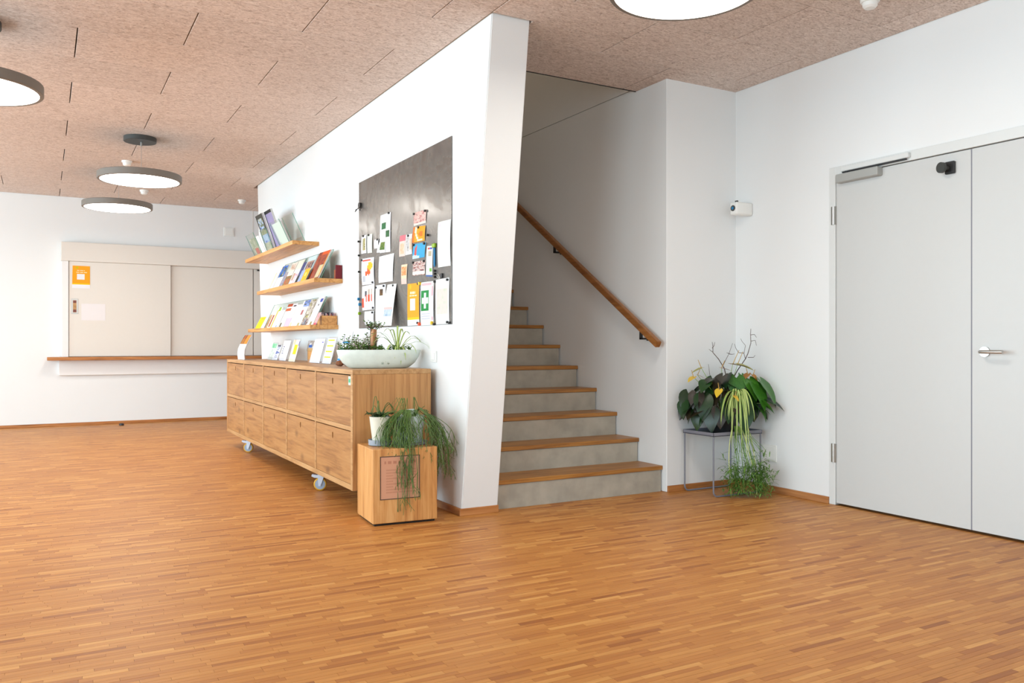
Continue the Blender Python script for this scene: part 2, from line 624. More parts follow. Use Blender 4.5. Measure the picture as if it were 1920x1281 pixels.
DY0, DY1, DZ = 1.70, 3.546, 2.094      # double door opening
wall_with_holes('wall_right', (XR, XR + 0.2), (YW, YA + 0.02), [(DY0, DY1, 0.0, DZ)], 0, H + 0.05, 'Y')
wall_with_holes('wall_left', (XW - 0.25, XW), (YW - 0.2, YB + 0.2), [(a, b, 0.12, 2.55) for a, b in WIN_LEFT], 0, H + 0.05, 'Y')
wall_with_holes('wall_rear', (YW - 0.25, YW), (XW, XR + 0.2), [(a, b, 0.12, 2.55) for a, b in WIN_REAR], 0, H + 0.05, 'X')
struct('wall_back', MB().box(XW, XR + 0.2, YB, YB + 0.2, 0, H + 0.05), 'wall')
# stair flank: alcove wall and the stairwell's right wall are two faces of one block
struct('wall_alcove', MB().box(XS, XR + 0.2, YA, 9.3, 0, H + 0.022, bev=0.004), 'wall')
struct('wall_stair_upper', MB().box(XS + 0.002, XR + 0.2, YA + 0.335, 9.3, H + 0.026, UP), 'wall')
struct('wall_stair_end', MB().box(XP - 0.2, XS + 0.2, 9.05, 9.3, 2.95, UP), 'wall')
struct('wall_stair_left', MB().box(XP - 0.2, XP, YA + 0.335, 9.05, H + 0.05, UP), 'wall')
struct('wall_stair_near', MB().box(XP - 0.2, XS + 0.2, YA + 0.20, YA + 0.335, H + 0.06, UP), 'wall')
struct('ceiling_stairwell', MB().box(XP - 0.2, XR + 0.2, YA + 0.2, 9.3, UP, UP + 0.1), 'wall')
# partition with slanting ends
bm = bmesh.new()
poly = [(4.342, 0.0), (9.31, 0.0), (9.607, H + 0.04), (3.957, H + 0.04)]
vs = [bm.verts.new((XL, *p)) for p in poly] + [bm.verts.new((XP, *p)) for p in poly]
fs = [(3, 2, 1, 0), (4, 5, 6, 7), (0, 1, 5, 4), (1, 2, 6, 5), (2, 3, 7, 6), (3, 0, 4, 7)]
for fc in fs:
    bm.faces.new([vs[i] for i in fc])
bmesh.ops.recalc_face_normals(bm, faces=bm.faces[:])
bmesh.ops.bevel(bm, geom=bm.edges[:], offset=0.005, segments=2, affect='EDGES')
struct('wall_partition', MB().bm(bm), 'wall', smooth=True)

# ceiling: dark backing with acoustic panels, brick bond
cb = MB()
for (x0, x1, y0, y1) in [(XW, XP, YW, YB), (XP, XR, YW, 4.686), (XP, XR, 9.3, YB)]:
    cb.box(x0, x1, y0, y1, H + 0.034, H + 0.12)
ceil = struct('ceiling', cb, 'dark')
PX, PY = 0.5605, 0.5595
GX, GY = 0.0034, 0.0018


def panel(x0, x1, y0, y1):
    if x1 - x0 < 0.02 or y1 - y0 < 0.02:
        return
    obj('ceiling_panel', MB().box(x0 + GX, x1 - GX, y0 + GY, y1 - GY, H, H + 0.03, bev=0.0012), 'ceil', ceil)


PARTS = [(XW, XL - 0.008, -1.5, 9.62), (XW, XR, 9.62, YB), (XL - 0.008, XP + 0.008, -1.5, 3.945), (XP + 0.008, XR, -1.5, 4.683)]


def clip_y_split(x0, x1, y0, y1):
    """Pieces of one panel left after cutting around the partition and the stair opening."""
    if y0 >= 9.62 or x1 <= XL - 0.008:
        panel(x0, x1, y0, min(y1, YB))
        return
    if x0 < XL - 0.008 and y1 > 3.945:               # runs into the partition
        if y0 < 3.945 < y1 and x1 > XL:
            panel(x0, XL - 0.008, y0, y1)
            panel(XL - 0.008, min(x1, XR), y0, 3.945) if x1 > XL else None
            if x1 > XP + 0.01:
                panel(XP + 0.008, min(x1, XR), 3.945, min(y1, 4.683))
            return
        panel(x0, XL - 0.008, y0, y1)
        if x1 > XP + 0.02 and y0 < 4.683:
            panel(XP + 0.008, min(x1, XR), y0, min(y1, 4.683))
        return
    if x0 >= XP and y0 < 4.683:
        panel(x0, min(x1, XR), y0, min(y1, 4.683))
        return
    if y1 <= 3.946:
        panel(x0, min(x1, XR), y0, y1)
        return
    if y0 < 4.683 and x1 > XP + 0.02:
        panel(max(x0, XP + 0.008), min(x1, XR), max(y0, 3.4), min(y1, 4.683))


for j in range(-8, 15):
    y0 = 3.05 + PY * j
    y1 = y0 + PY
    if y0 > YB - 0.03:
        continue
    k0 = -10 if j % 2 == 0 else -9
    for k in range(k0, 9, 2):
        x0 = 0.168 + PX * k
        x1 = x0 + 2 * PX
        if x1 < XW or x0 > XR - 0.02:
            continue
        clip_y_split(max(x0, XW), min(x1, XR), max(y0, YW), min(y1, YB))
struct('trim_1', MB().box(XP, XS - 0.002, 4.684, 4.69, H - 0.003, H + 0.06), 'black')

# baseboards
bh, bt = 0.043, 0.012
struct('baseboard_back', MB().box(XW, XR, YB - bt, YB, 0, 0.036, 0.002), 'counter')
struct('baseboard_right', MB().box(XR - bt, XR, DY1 + 0.001, YA, 0, bh, 0.002), 'base')
struct('baseboard_alcove', MB().box(XS + 0.003, XR - bt, YA - bt, YA, 0, bh, 0.002), 'counter')
struct('baseboard_partition', MB().box(XL - bt, XL, 4.34, 9.31, 0, bh, 0.002), 'base')
struct('baseboard_partition_end', MB().box(XL - bt, XP + 0.004, 4.342 - bt, 4.342, 0, bh, 0.002), 'counter')
struct('trim_2', MB().box(2.449, 2.456, YB - 0.004, YB, 0.85, H), 'hatch')

# windows of the left and rear walls (outside the picture, the daylight comes through them)
wn = 0
for a, b in WIN_LEFT:
    wn += 1
    mb = MB()
    for (u0, u1, q0, q1) in [(a, a + 0.06, 0.12, 2.55), (b - 0.06, b, 0.12, 2.55), (a, b, 0.12, 0.18), (a, b, 2.49, 2.55)]:
        mb.box(XW - 0.14, XW - 0.08, u0, u1, q0, q1)
    wo = struct('window_%d' % wn, mb, 'hatchw')
    obj('mullion', MB().box(XW - 0.14, XW - 0.08, (a + b) / 2 - 0.03, (a + b) / 2 + 0.03, 0.18, 2.49), 'hatchw', wo)
for a, b in WIN_REAR:
    wn += 1
    mb = MB()
    for (u0, u1, q0, q1) in [(a, a + 0.06, 0.12, 2.55), (b - 0.06, b, 0.12, 2.55), (a, b, 0.12, 0.18), (a, b, 2.49, 2.55)]:
        mb.box(u0, u1, YW - 0.14, YW - 0.08, q0, q1)
    wo = struct('window_%d' % wn, mb, 'hatchw')
    obj('mullion', MB().box((a + b) / 2 - 0.03, (a + b) / 2 + 0.03, YW - 0.14, YW - 0.08, 0.18, 2.49), 'hatchw', wo)

# ------------------------------------------------------------------ staircase
st = thing('staircase', 'concrete staircase with oak treads rising behind the slanted white partition', 'staircase', (3.0, 4.4, 0))
RI, GO = 0.1632, 0.2555
for s in range(17):
    zt = 0.1745 + RI * s
    yn = 4.392 + GO * s
    zb = zt - 0.028
    z_low = 0.0 if s == 0 else zt - RI - 0.0
    obj('riser', MB().box(XP + 0.002, XS - 0.012, yn + 0.008, yn + GO + 0.009, max(0, z_low - 0.02) if s else 0, zb, 0.001), 'concrete', st)
    obj('tread', MB().box(XP + 0.002, XS - 0.002, yn, yn + GO + 0.012, zb + 0.0005, zt, 0.003), 'tread', st)
obj('landing', MB().box(XP + 0.002, XS - 0.002, 4.392 + GO * 17, 9.28, 2.80, 2.952), 'concrete', st)
# handrail
hr = thing('handrail', 'square oak handrail on black brackets along the stair wall', 'handrail', (3.58, 4.36, 0.9))
p0, p1 = Vector((3.585, 4.36, 0.992)), Vector((3.585, 8.0, 0.992 + (2.186 - 0.992) / (6.252 - 4.362) * (8.0 - 4.36)))
d = (p1 - p0).normalized()
nn = Vector((0, -d.z, d.y))
mb = MB()
V = []
for t in (p0, p1):
    for sx, sn in ((-1, -1), (1, -1), (1, 1), (-1, 1)):
        V.append(t + Vector((sx * 0.020, 0, 0)) + nn * (sn * 0.022))
bm = bmesh.new()
vs = [bm.verts.new(q) for q in V]
for fc in [(3, 2, 1, 0), (4, 5, 6, 7), (0, 1, 5, 4), (1, 2, 6, 5), (2, 3, 7, 6), (3, 0, 4, 7)]:
    bm.faces.new([vs[i] for i in fc])
bmesh.ops.recalc_face_normals(bm, faces=bm.faces[:])
bmesh.ops.bevel(bm, geom=bm.edges[:], offset=0.004, segments=2, affect='EDGES')
obj('rail', mb.bm(bm), 'rail', hr)
for yb_ in (4.53, 5.64, 6.9):
    c = p0 + d * ((yb_ - p0.y) / d.y) - nn * 0.023
    b = MB()
    b.box(XS - 0.006, XS, c.y - 0.02, c.y + 0.02, c.z - 0.060, c.z - 0.018, 0.001)
    b.box(3.575, XS - 0.004, c.y - 0.012, c.y + 0.012, c.z - 0.052, c.z - 0.040, 0.001)
    b.box(3.575, 3.587, c.y - 0.012, c.y + 0.012, c.z - 0.052, c.z + 0.002, 0.001)
    obj('bracket', b, 'black', hr)

# ------------------------------------------------------------------ double door in the right wall
dr = MB()
dr.box(XR - 0.006, XR + 0.12, DY1 - 0.046, DY1, 0, DZ, 0.002)
dr.box(XR - 0.006, XR + 0.12, DY0, DY0 + 0.046, 0, DZ, 0.002)
dr.box(XR - 0.006, XR + 0.12, DY0 + 0.046, DY1 - 0.046, 2.037, DZ, 0.002)
door = struct('door_1', dr, 'doorframe')
obj('door_backing', MB().box(XR + 0.07, XR + 0.1, DY0 + 0.04, DY1 - 0.04, 0, 2.04), 'dark', door)
l1 = obj('door_leaf', MB().box(XR + 0.001, XR + 0.05, 2.6395, 3.4975, 0.012, 2.032, 0.002), 'door', door)
l2 = obj('door_leaf', MB().box(XR + 0.001, XR + 0.05, 1.7485, 2.6335, 0.012, 2.032, 0.002), 'door', door)
obj('edge_strip', MB().box(XR + 0.004, XR + 0.05, 2.6338, 2.6392, 0.012, 2.032), 'paint_tbl', l1)
for z0, z1 in ((0.263, 0.379), (1.738, 1.851)):
    hg = MB()
    hg.tube([(XR - 0.008, 3.512, z0), (XR - 0.008, 3.512, z1)], 0.0075, 10)
    hg.box(XR - 0.007, XR, 3.493, 3.53, z0, z1)
    obj('hinge', hg, 'steel', door, smooth=True)
ha = MB()
ha.disc_x(XR - 0.008, XR + 0.001, 2.562, 0.957, 0.027, 28)
obj('handle_rose', ha, 'steel', l2, smooth=True)
ha = MB()
ha.tube([(XR - 0.008, 2.562, 0.957), (XR - 0.047, 2.562, 0.957), (XR - 0.053, 2.556, 0.957), (XR - 0.055, 2.545, 0.957), (XR - 0.055, 2.44, 0.957)], 0.0095, 14)
obj('lever_handle', ha, 'steel', l2, smooth=True)
cl = obj('door_closer', MB().box(XR - 0.05, XR + 0.001, 3.17, 3.464, 1.984, 2.036, 0.004), 'alu', l1)
ar = MB()
ar.box(XR - 0.03, XR - 0.018, 3.0, 3.43, 2.042, 2.049)
ar.disc_x(XR - 0.034, XR - 0.012, 3.40, 2.041, 0.009, 12)
obj('closer_arm', ar, 'black', cl)
obj('guide_rail', MB().box(XR - 0.03, XR - 0.006, 2.985, 3.44, 2.052, 2.082, 0.003), 'doorframe', door)
sp = obj('magnet_holder', MB().box(XR - 0.018, XR + 0.001, 2.722, 2.776, 1.918, 1.985, 0.004), 'black', l1)
mg = MB()
mg.tube([(XR - 0.018, 2.757, 1.95), (XR - 0.05, 2.765, 1.95)], 0.012, 14)
mg.tube([(XR - 0.05, 2.765, 1.95), (XR - 0.066, 2.769, 1.95)], 0.029, 24)
obj('magnet_disc', mg, 'canopy', sp, smooth=True)

# ------------------------------------------------------------------ serving hatch in the back wall
ht = thing('serving_hatch', 'pale grey serving hatch with sliding panels in the back wall', 'serving hatch', (1.5, YB, 0.6))
obj('header_casing', MB().box(0.184, 3.0, YB - 0.10, YB, 1.998, 2.228, 0.003), 'hatch', ht)
obj('side_frame', MB().box(0.19, 0.263, YB - 0.085, YB, 0.838, 1.998, 0.003), 'hatchw', ht)
sp1 = obj('sliding_panel', MB().box(0.268, 1.413, YB - 0.075, YB - 0.045, 0.843, 1.997, 0.002), 'hatch', ht)
obj('sliding_panel', MB().box(1.38, 2.446, YB - 0.035, YB - 0.006, 0.843, 1.997, 0.002), 'hatch', ht)
obj('sliding_panel', MB().box(2.458, 3.0, YB - 0.035, YB - 0.006, 0.843, 1.997, 0.002), 'hatch', ht)
hd = MB()
hd.box(0.291, 0.366, YB - 0.079, YB - 0.075, 1.36, 1.543, 0.001)
hp = obj('flush_pull', hd, 'steel', sp1)
obj('pull_recess', MB().box(0.310, 0.348, YB - 0.081, YB - 0.079, 1.378, 1.525), 'cab_edge', hp)
for z0 in (1.382, 1.492):
    obj('pull_insert', MB().box(0.312, 0.346, YB - 0.084, YB - 0.081, z0, z0 + 0.03), 'maroon', hp)
obj('counter_board', MB().box(0.036, 3.0, YB - 0.20, YB, 0.799, 0.838, 0.003), 'counter', ht)
obj('apron_panel', MB().box(0.16, 3.0, YB - 0.05, YB, 0.615, 0.797, 0.003), 'hatchw', ht)
obj('latch', MB().box(2.5, 2.57, YB - 0.055, YB - 0.035, 1.975, 1.992), 'black', ht)


# ------------------------------------------------------------------ printed sheets
def C(r, g, b):
    return srgb(r, g, b)


WHITE = C(238, 238, 240)


def page(name, bl, br, tl, tr, nrm, fn, nx=14, ny=20, thick=0.0016, bulge=0.0, parent=None, curl=0.0):
    """A sheet spanned by four corners; fn(u, v) gives the print colour. bulge lifts the middle along nrm, curl the bottom edge."""
    bl, br, tl, tr, nrm = map(Vector, (bl, br, tl, tr, nrm))
    nrm = nrm.normalized()
    mb = MB()

    def P(u, v):
        p = (bl * (1 - u) + br * u) * (1 - v) + (tl * (1 - u) + tr * u) * v
        return p + nrm * (bulge * 4 * v * (1 - v) * 0.6 + bulge * 4 * u * (1 - u) * 0.4 + curl * (1 - v) ** 2)
    for j in range(ny):
        for i in range(nx):
            u0, u1, v0, v1 = i / nx, (i + 1) / nx, j / ny, (j + 1) / ny
            c = fn((u0 + u1) / 2, (v0 + v1) / 2)
            mb.add([P(u0, v0), P(u1, v0), P(u1, v1), P(u0, v1)], [(0, 1, 2, 3)], 0, c)
    W = (0.72, 0.72, 0.71, 1)
    k = -nrm * thick
    for j in range(ny):
        v0, v1 = j / ny, (j + 1) / ny
        mb.add([P(0, v0), P(0, v1), P(0, v1) + k, P(0, v0) + k], [(0, 1, 2, 3)], 0, W)
        mb.add([P(1, v0), P(1, v0) + k, P(1, v1) + k, P(1, v1)], [(0, 1, 2, 3)], 0, W)
        mb.add([P(0, v0) + k, P(0, v1) + k, P(1, v1) + k, P(1, v0) + k], [(0, 1, 2, 3)], 0, W)
    for i in range(nx):
        u0, u1 = i / nx, (i + 1) / nx
        mb.add([P(u0, 1), P(u1, 1), P(u1, 1) + k, P(u0, 1) + k], [(0, 1, 2, 3)], 0, W)
        mb.add([P(u0, 0), P(u0, 0) + k, P(u1, 0) + k, P(u1, 0)], [(0, 1, 2, 3)], 0, W)
    return obj(name, mb, 'print', parent)


def inr(u, v, a, b, c, d):
    return a <= u <= b and c <= v <= d


def mixc(a, b, t):
    return tuple(a[i] * (1 - t) + b[i] * t for i in range(3)) + (1,)


def photo(cols, sc=4.0, seed=0.0):
    def fn(u, v):
        t = mnoise.noise(Vector((u * sc + seed, v * sc + seed * 1.7, seed))) * 0.5 + 0.5
        t = min(0.999, max(0, (t - 0.2) / 0.6))
        x = t * (len(cols) - 1)
        i = int(x)
        return mixc(cols[i], cols[min(i + 1, len(cols) - 1)], x - i)
    return fn


def lay(base, *items):
    """items: (a, b, c, d, colour or fn) rectangles painted over base."""
    def fn(u, v):
        r = base(u, v) if callable(base) else base
        for (a, b, c, d, col) in items:
            if inr(u, v, a, b, c, d):
                r = col((u - a) / (b - a), (v - c) / (d - c)) if callable(col) else col
        return r
    return fn


def text(a, b, c, d, rows_, col, base=None, seed=1):
    """grey text lines as unreadable rows of dashes."""
    def fn(u, v):
        k = v * rows_
        on = (k - int(k)) > 0.45 and u < 0.72 + 0.28 * math.sin(int(k) * 2.3 + seed)
        return col if on else (base or WHITE)
    return (a, b, c, d, fn)


GREY = C(150, 152, 158)
LG = C(206, 208, 214)

# ------------------------------------------------------------------ notice board on the partition
bd = obj('notice_board', MB().box(2.1035, XL - 0.0005, 4.459, 6.119, 1.115, 2.231, 0.001), 'board')
tag(bd, 'large grey metal notice board on the white partition', 'notice board')


def board_paper(name, label, quad, fn, cat='paper', x=2.1015, bulge=0.004, nx=12, ny=18, curl=0.0, lift=0.0):
    (y0, z0), (y1, z1), (y2, z2), (y3, z3) = quad        # tl, tr, br, bl
    o = page(name, (x - lift, y3, z3), (x - lift, y2, z2), (x, y0, z0), (x, y1, z1), (-1, 0, 0), fn, nx, ny, 0.0012, bulge, curl=curl)
    return tag(o, label, cat)


GRN = C(58, 148, 96)
pinkp = photo([C(196, 130, 130), C(226, 190, 184), C(236, 214, 206), C(170, 104, 110)], 7, 3)
board_paper('flyer', 'narrow white strip with an olive picture pinned by the board edge', [(6.049, 1.812), (5.937, 1.814), (5.94, 1.678), (6.055, 1.68)], lay(WHITE, (.3, .8, .15, .85, photo([C(150, 140, 70), C(206, 200, 160), C(110, 110, 90)], 6, 1))), 'flyer')
board_paper('flyer', 'narrow blank pale green strip beside the olive picture strip', [(5.92, 1.811), (5.812, 1.807), (5.818, 1.668), (5.918, 1.673)], lay(C(236, 242, 230)), 'flyer')
board_paper('sheet', 'tall white sheet with two small green pictures near the board top', [(5.641, 1.916), (5.438, 1.915), (5.449, 1.639), (5.656, 1.649)],
            lay(WHITE, (.15, .6, .62, .80, photo([C(90, 110, 60), GRN, C(40, 120, 90)], 4, 2)), (.6, .95, .40, .58, photo([GRN, C(90, 110, 70)], 5, 4)), text(.15, .8, .88, .94, 2, LG)), x=2.1012)
board_paper('card', 'small white card with a green picture over the tall sheet', [(5.656, 1.728), (5.527, 1.722), (5.536, 1.645), (5.713, 1.657)], lay(WHITE, (.3, .92, .2, .95, photo([C(60, 130, 70), C(150, 160, 60), GRN], 5, 6))), 'card', x=2.0975)
board_paper('card', 'small blank white square card beside the tall sheet', [(5.765, 1.756), (5.677, 1.754), (5.679, 1.686), (5.765, 1.691)], lay(WHITE), 'card', x=2.0985)
board_paper('flyer', 'white flyer with orange heading and yellow orange circles', [(6.043, 1.641), (5.775, 1.632), (5.77, 1.437), (6.036, 1.441)],
            lambda u, v: C(232, 110, 80) if inr(u, v, .1, .75, .88, .95) else (C(246, 206, 40) if (u - .72) ** 2 + ((v - .68) * 1.2) ** 2 < .035 else (C(236, 130, 70) if (u - .62) ** 2 + (v - .5) ** 2 < .02 or (u - .42) ** 2 + (v - .42) ** 2 < .008 else (LG if inr(u, v, .1, .3, .12, .34) else C(236, 237, 244)))), 'flyer', bulge=0.007)
board_paper('document', 'white printed document with grey text block and folded lower half', [(5.666, 1.624), (5.378, 1.623), (5.403, 1.432), (5.68, 1.436)],
            lay(WHITE, text(.1, .36, .52, .86, 6, GREY), (0, 1, .44, .47, LG), text(.15, .85, .1, .35, 4, C(224, 226, 228))), 'document', bulge=0.006)
board_paper('flyer', 'white flyer with a row of red and grey pencil shapes', [(6.036, 1.433), (5.768, 1.435), (5.768, 1.251), (6.03, 1.25)],
            lambda u, v: C(232, 120, 92) if (inr(u, v, .35, .95, .33, .62) and int(u * 14) % 3 != 0) or inr(u, v, .04, .2, .1, .5) else (C(120, 122, 130) if inr(u, v, .28, .42, .55, .75) else (C(206, 196, 186) if inr(u, v, .42, .95, .62, .84) and int(u * 14) % 3 != 0 else C(240, 240, 242))), 'flyer')
board_paper('sheet', 'small plain white sheet at the lower corner of the board', [(5.981, 1.24), (5.781, 1.24), (5.781, 1.143), (5.975, 1.143)], lay(WHITE))
board_paper('sheet', 'white sheet with one tiny brown picture near its top', [(5.736, 1.421), (5.539, 1.42), (5.539, 1.14), (5.742, 1.142)], lay(C(240, 241, 246), (.45, .75, .72, .88, photo([C(150, 110, 50), C(90, 70, 50), C(200, 170, 90)], 5, 8)), text(.1, .9, .15, .6, 6, C(226, 228, 236))))
board_paper('leaflet', 'white leaflet with blue picture hanging away from the board', [(5.50, 1.413), (5.33, 1.41), (5.285, 1.122), (5.50, 1.125)], lay(C(242, 244, 244), (.3, .75, .5, .85, C(222, 232, 226)), (.2, .95, .20, .38, photo([C(190, 208, 226), C(214, 222, 230), C(176, 196, 214)], 5, 9)), (.1, .9, .38, .42, C(236, 206, 204))), 'leaflet', x=2.1005, lift=0.055)
board_paper('card', 'narrow peach coloured card between the leaflets', [(5.244, 1.53), (5.138, 1.528), (5.152, 1.397), (5.244, 1.40)], lay(C(244, 222, 200), (.1, .9, .45, .9, photo([C(240, 190, 140), C(230, 160, 110), C(248, 230, 200)], 5, 11)), (0, 1, 0, .3, C(240, 214, 206))), 'card')
board_paper('brochure', 'pink topped narrow brochure left of the picture cards', [(5.27, 1.729), (5.166, 1.726), (5.18, 1.585), (5.285, 1.589)], lay(C(240, 220, 214), (0, 1, .7, 1, C(232, 150, 160)), (.2, .8, .1, .6, photo([C(232, 190, 160), C(244, 226, 210)], 5, 12))), 'brochure')
board_paper('brochure', 'grey and white narrow brochure beside the orange card', [(5.162, 1.723), (5.056, 1.72), (5.06, 1.588), (5.176, 1.589)], lay(WHITE, (.1, .6, .15, .9, photo([C(190, 186, 184), C(226, 224, 222), C(150, 146, 150)], 5, 13)), (.7, 1, .2, .8, C(232, 206, 186))), 'brochure')
board_paper('picture_card', 'pink patterned picture card, topmost in the column of cards', [(5.025, 1.851), (4.823, 1.846), (4.831, 1.762), (5.029, 1.765)], lay(pinkp, (0, 1, 0, .14, C(232, 226, 220))), 'card')
board_paper('picture_card', 'orange picture card with a white curved stroke', [(5.029, 1.758), (4.834, 1.746), (4.848, 1.652), (5.052, 1.657)],
            lambda u, v: C(246, 236, 214) if abs(u - (.22 + .35 * (1 - v) ** 2)) < .07 and v > .12 or inr(u, v, .4, .8, .04, .16) else (C(240, 150, 40) if (u - .7) ** 2 + (v - .5) ** 2 < .03 or u < .15 else C(246, 186, 40)), 'card', x=2.100)
board_paper('picture_card', 'sky blue picture card with a small red figure', [(5.029, 1.647), (4.831, 1.639), (4.853, 1.548), (5.052, 1.552)],
            lambda u, v: C(226, 120, 110) if abs(u - .26) < .09 * (1.15 - v) + .02 and .2 < v < .88 else (C(210, 228, 240) if v < .22 + .2 * math.sin(u * 9) * .4 and u < .6 else C(92, 190, 226)), 'card')
board_paper('picture_card', 'collage picture card with small portraits, lowest in the column', [(5.038, 1.532), (4.835, 1.528), (4.849, 1.437), (5.049, 1.443)], lay(photo([C(150, 130, 130), C(214, 196, 190), C(226, 214, 210), C(176, 110, 100), C(120, 124, 150)], 9, 15), (.02, .98, .04, .26, C(242, 236, 228))), 'card')
board_paper('leaflet', 'tall narrow leaflet with red and blue logo and green spot', [(4.814, 1.613), (4.722, 1.607), (4.73, 1.415), (4.832, 1.423)], lay(C(232, 236, 232), (.15, .5, .88, .95, C(228, 110, 70)), (.5, .95, .88, .95, C(110, 120, 200)), (.3, .8, .64, .82, C(206, 196, 176)), (.55, .9, .16, .28, C(150, 200, 110)), (0, 1, 0, .06, C(110, 140, 190))), 'leaflet')
board_paper('sheet', 'large white sheet with a pale grey block at the board edge', [(4.645, 1.741), (4.463, 1.737), (4.466, 1.462), (4.645, 1.465)], lay(C(234, 236, 234), text(.15, .8, .09, .12, 1, LG), (.1, .25, .87, .94, C(226, 218, 224))), bulge=0.008)
OR = C(248, 188, 44)


def orange_poster(low):
    def fn(u, v):
        if v < low:
            return C(240, 240, 244)
        k = (v - low) / (1 - low)
        if inr(u, k, .28, .68, .26, .56):
            return C(238, 238, 240)
        if (inr(u, k, .28, .70, .72, .76) or inr(u, k, .16, .84, .64, .68)) and int(u * 23) % 5 != 4:
            return C(252, 240, 214)
        if (u - .26) ** 2 + (k - .9) ** 2 < .006:
            return C(226, 206, 30)
        if k < .05:
            return C(250, 214, 20)
        return OR
    return fn


board_paper('poster', 'yellow orange poster with white lettering beside the green cross sheet', [(5.134, 1.395), (4.941, 1.391), (4.937, 1.118), (5.134, 1.117)], orange_poster(.15), 'poster', nx=23, ny=36)


def cross(u, v):
    if inr(u, v, .06, .68, .34, .80):
        cu, cv = (u - .06) / .62, (v - .34) / .46
        if inr(cu, cv, .35, .66, .1, .9) or inr(cu, cv, .1, .9, .36, .64):
            return C(240, 246, 240)
        return C(20, 166, 96)
    if inr(u, v, .1, .85, .93, .96) or inr(u, v, .15, .7, .85, .87):
        return C(232, 200, 206)
    if inr(u, v, .86, .97, .68, .88) or inr(u, v, .86, .97, .1, .2):
        return C(240, 180, 190)
    if inr(u, v, .1, .75, .06, .27) and (int(v * 60) % 3 == 0):
        return C(214, 214, 222)
    return C(238, 238, 240)


board_paper('first_aid_sheet', 'white sheet with a large green first aid cross', [(4.909, 1.39), (4.708, 1.387), (4.712, 1.116), (4.913, 1.115)], cross, 'sheet', nx=24, ny=36, bulge=0.006)
board_paper('map_sheet', 'white sheet with a faded beige map at the lower board corner', [(4.68, 1.392), (4.485, 1.393), (4.485, 1.118), (4.676, 1.117)], lay(C(236, 237, 238), (.12, .9, .22, .8, photo([C(226, 224, 214), C(230, 222, 218), C(218, 222, 208)], 6, 17))), 'map')
pn = thing('ballpoint_pen', 'blue pen with lime green clip hung on the notice board', 'pen', (2.096, 4.69, 1.47))
obj('pen_body', MB().tube([(2.097, 4.690, 1.472), (2.097, 4.690, 1.485), (2.097, 4.691, 1.59)], [0.003, 0.0065, 0.0065], 10), 'blue', pn, smooth=True)
obj('pen_clip', MB().box(2.088, 2.1035, 4.672, 4.715, 1.592, 1.617, 0.003), 'lime', pn)
cp = thing('bulldog_clip', 'small black and silver clip on the notice board above the map', 'clip', (2.098, 4.6, 1.39))
obj('clip_jaw', MB().box(2.092, 2.1035, 4.575, 4.602, 1.398, 1.425, 0.002), 'black', cp)
obj('clip_wire', MB().tube([(2.096, 4.606, 1.398), (2.092, 4.63, 1.425), (2.092, 4.64, 1.41), (2.096, 4.612, 1.393)], 0.0025, 6), 'steel', cp)
hk = thing('wire_hook', 'black magnetic hook with two wire prongs at the board edge', 'hook', (2.095, 6.07, 2.01))
obj('hook_base', MB().tube([(2.1035, 6.066, 2.05), (2.085, 6.066, 2.05)], 0.022, 16), 'mag', hk, smooth=True)
obj('hook_wire', MB().tube([(2.086, 6.13, 2.03), (2.075, 6.12, 2.008), (2.08, 6.066, 2.03), (2.075, 6.01, 2.004), (2.082, 6.0, 2.03)], 0.003, 6), 'black', hk, smooth=True)
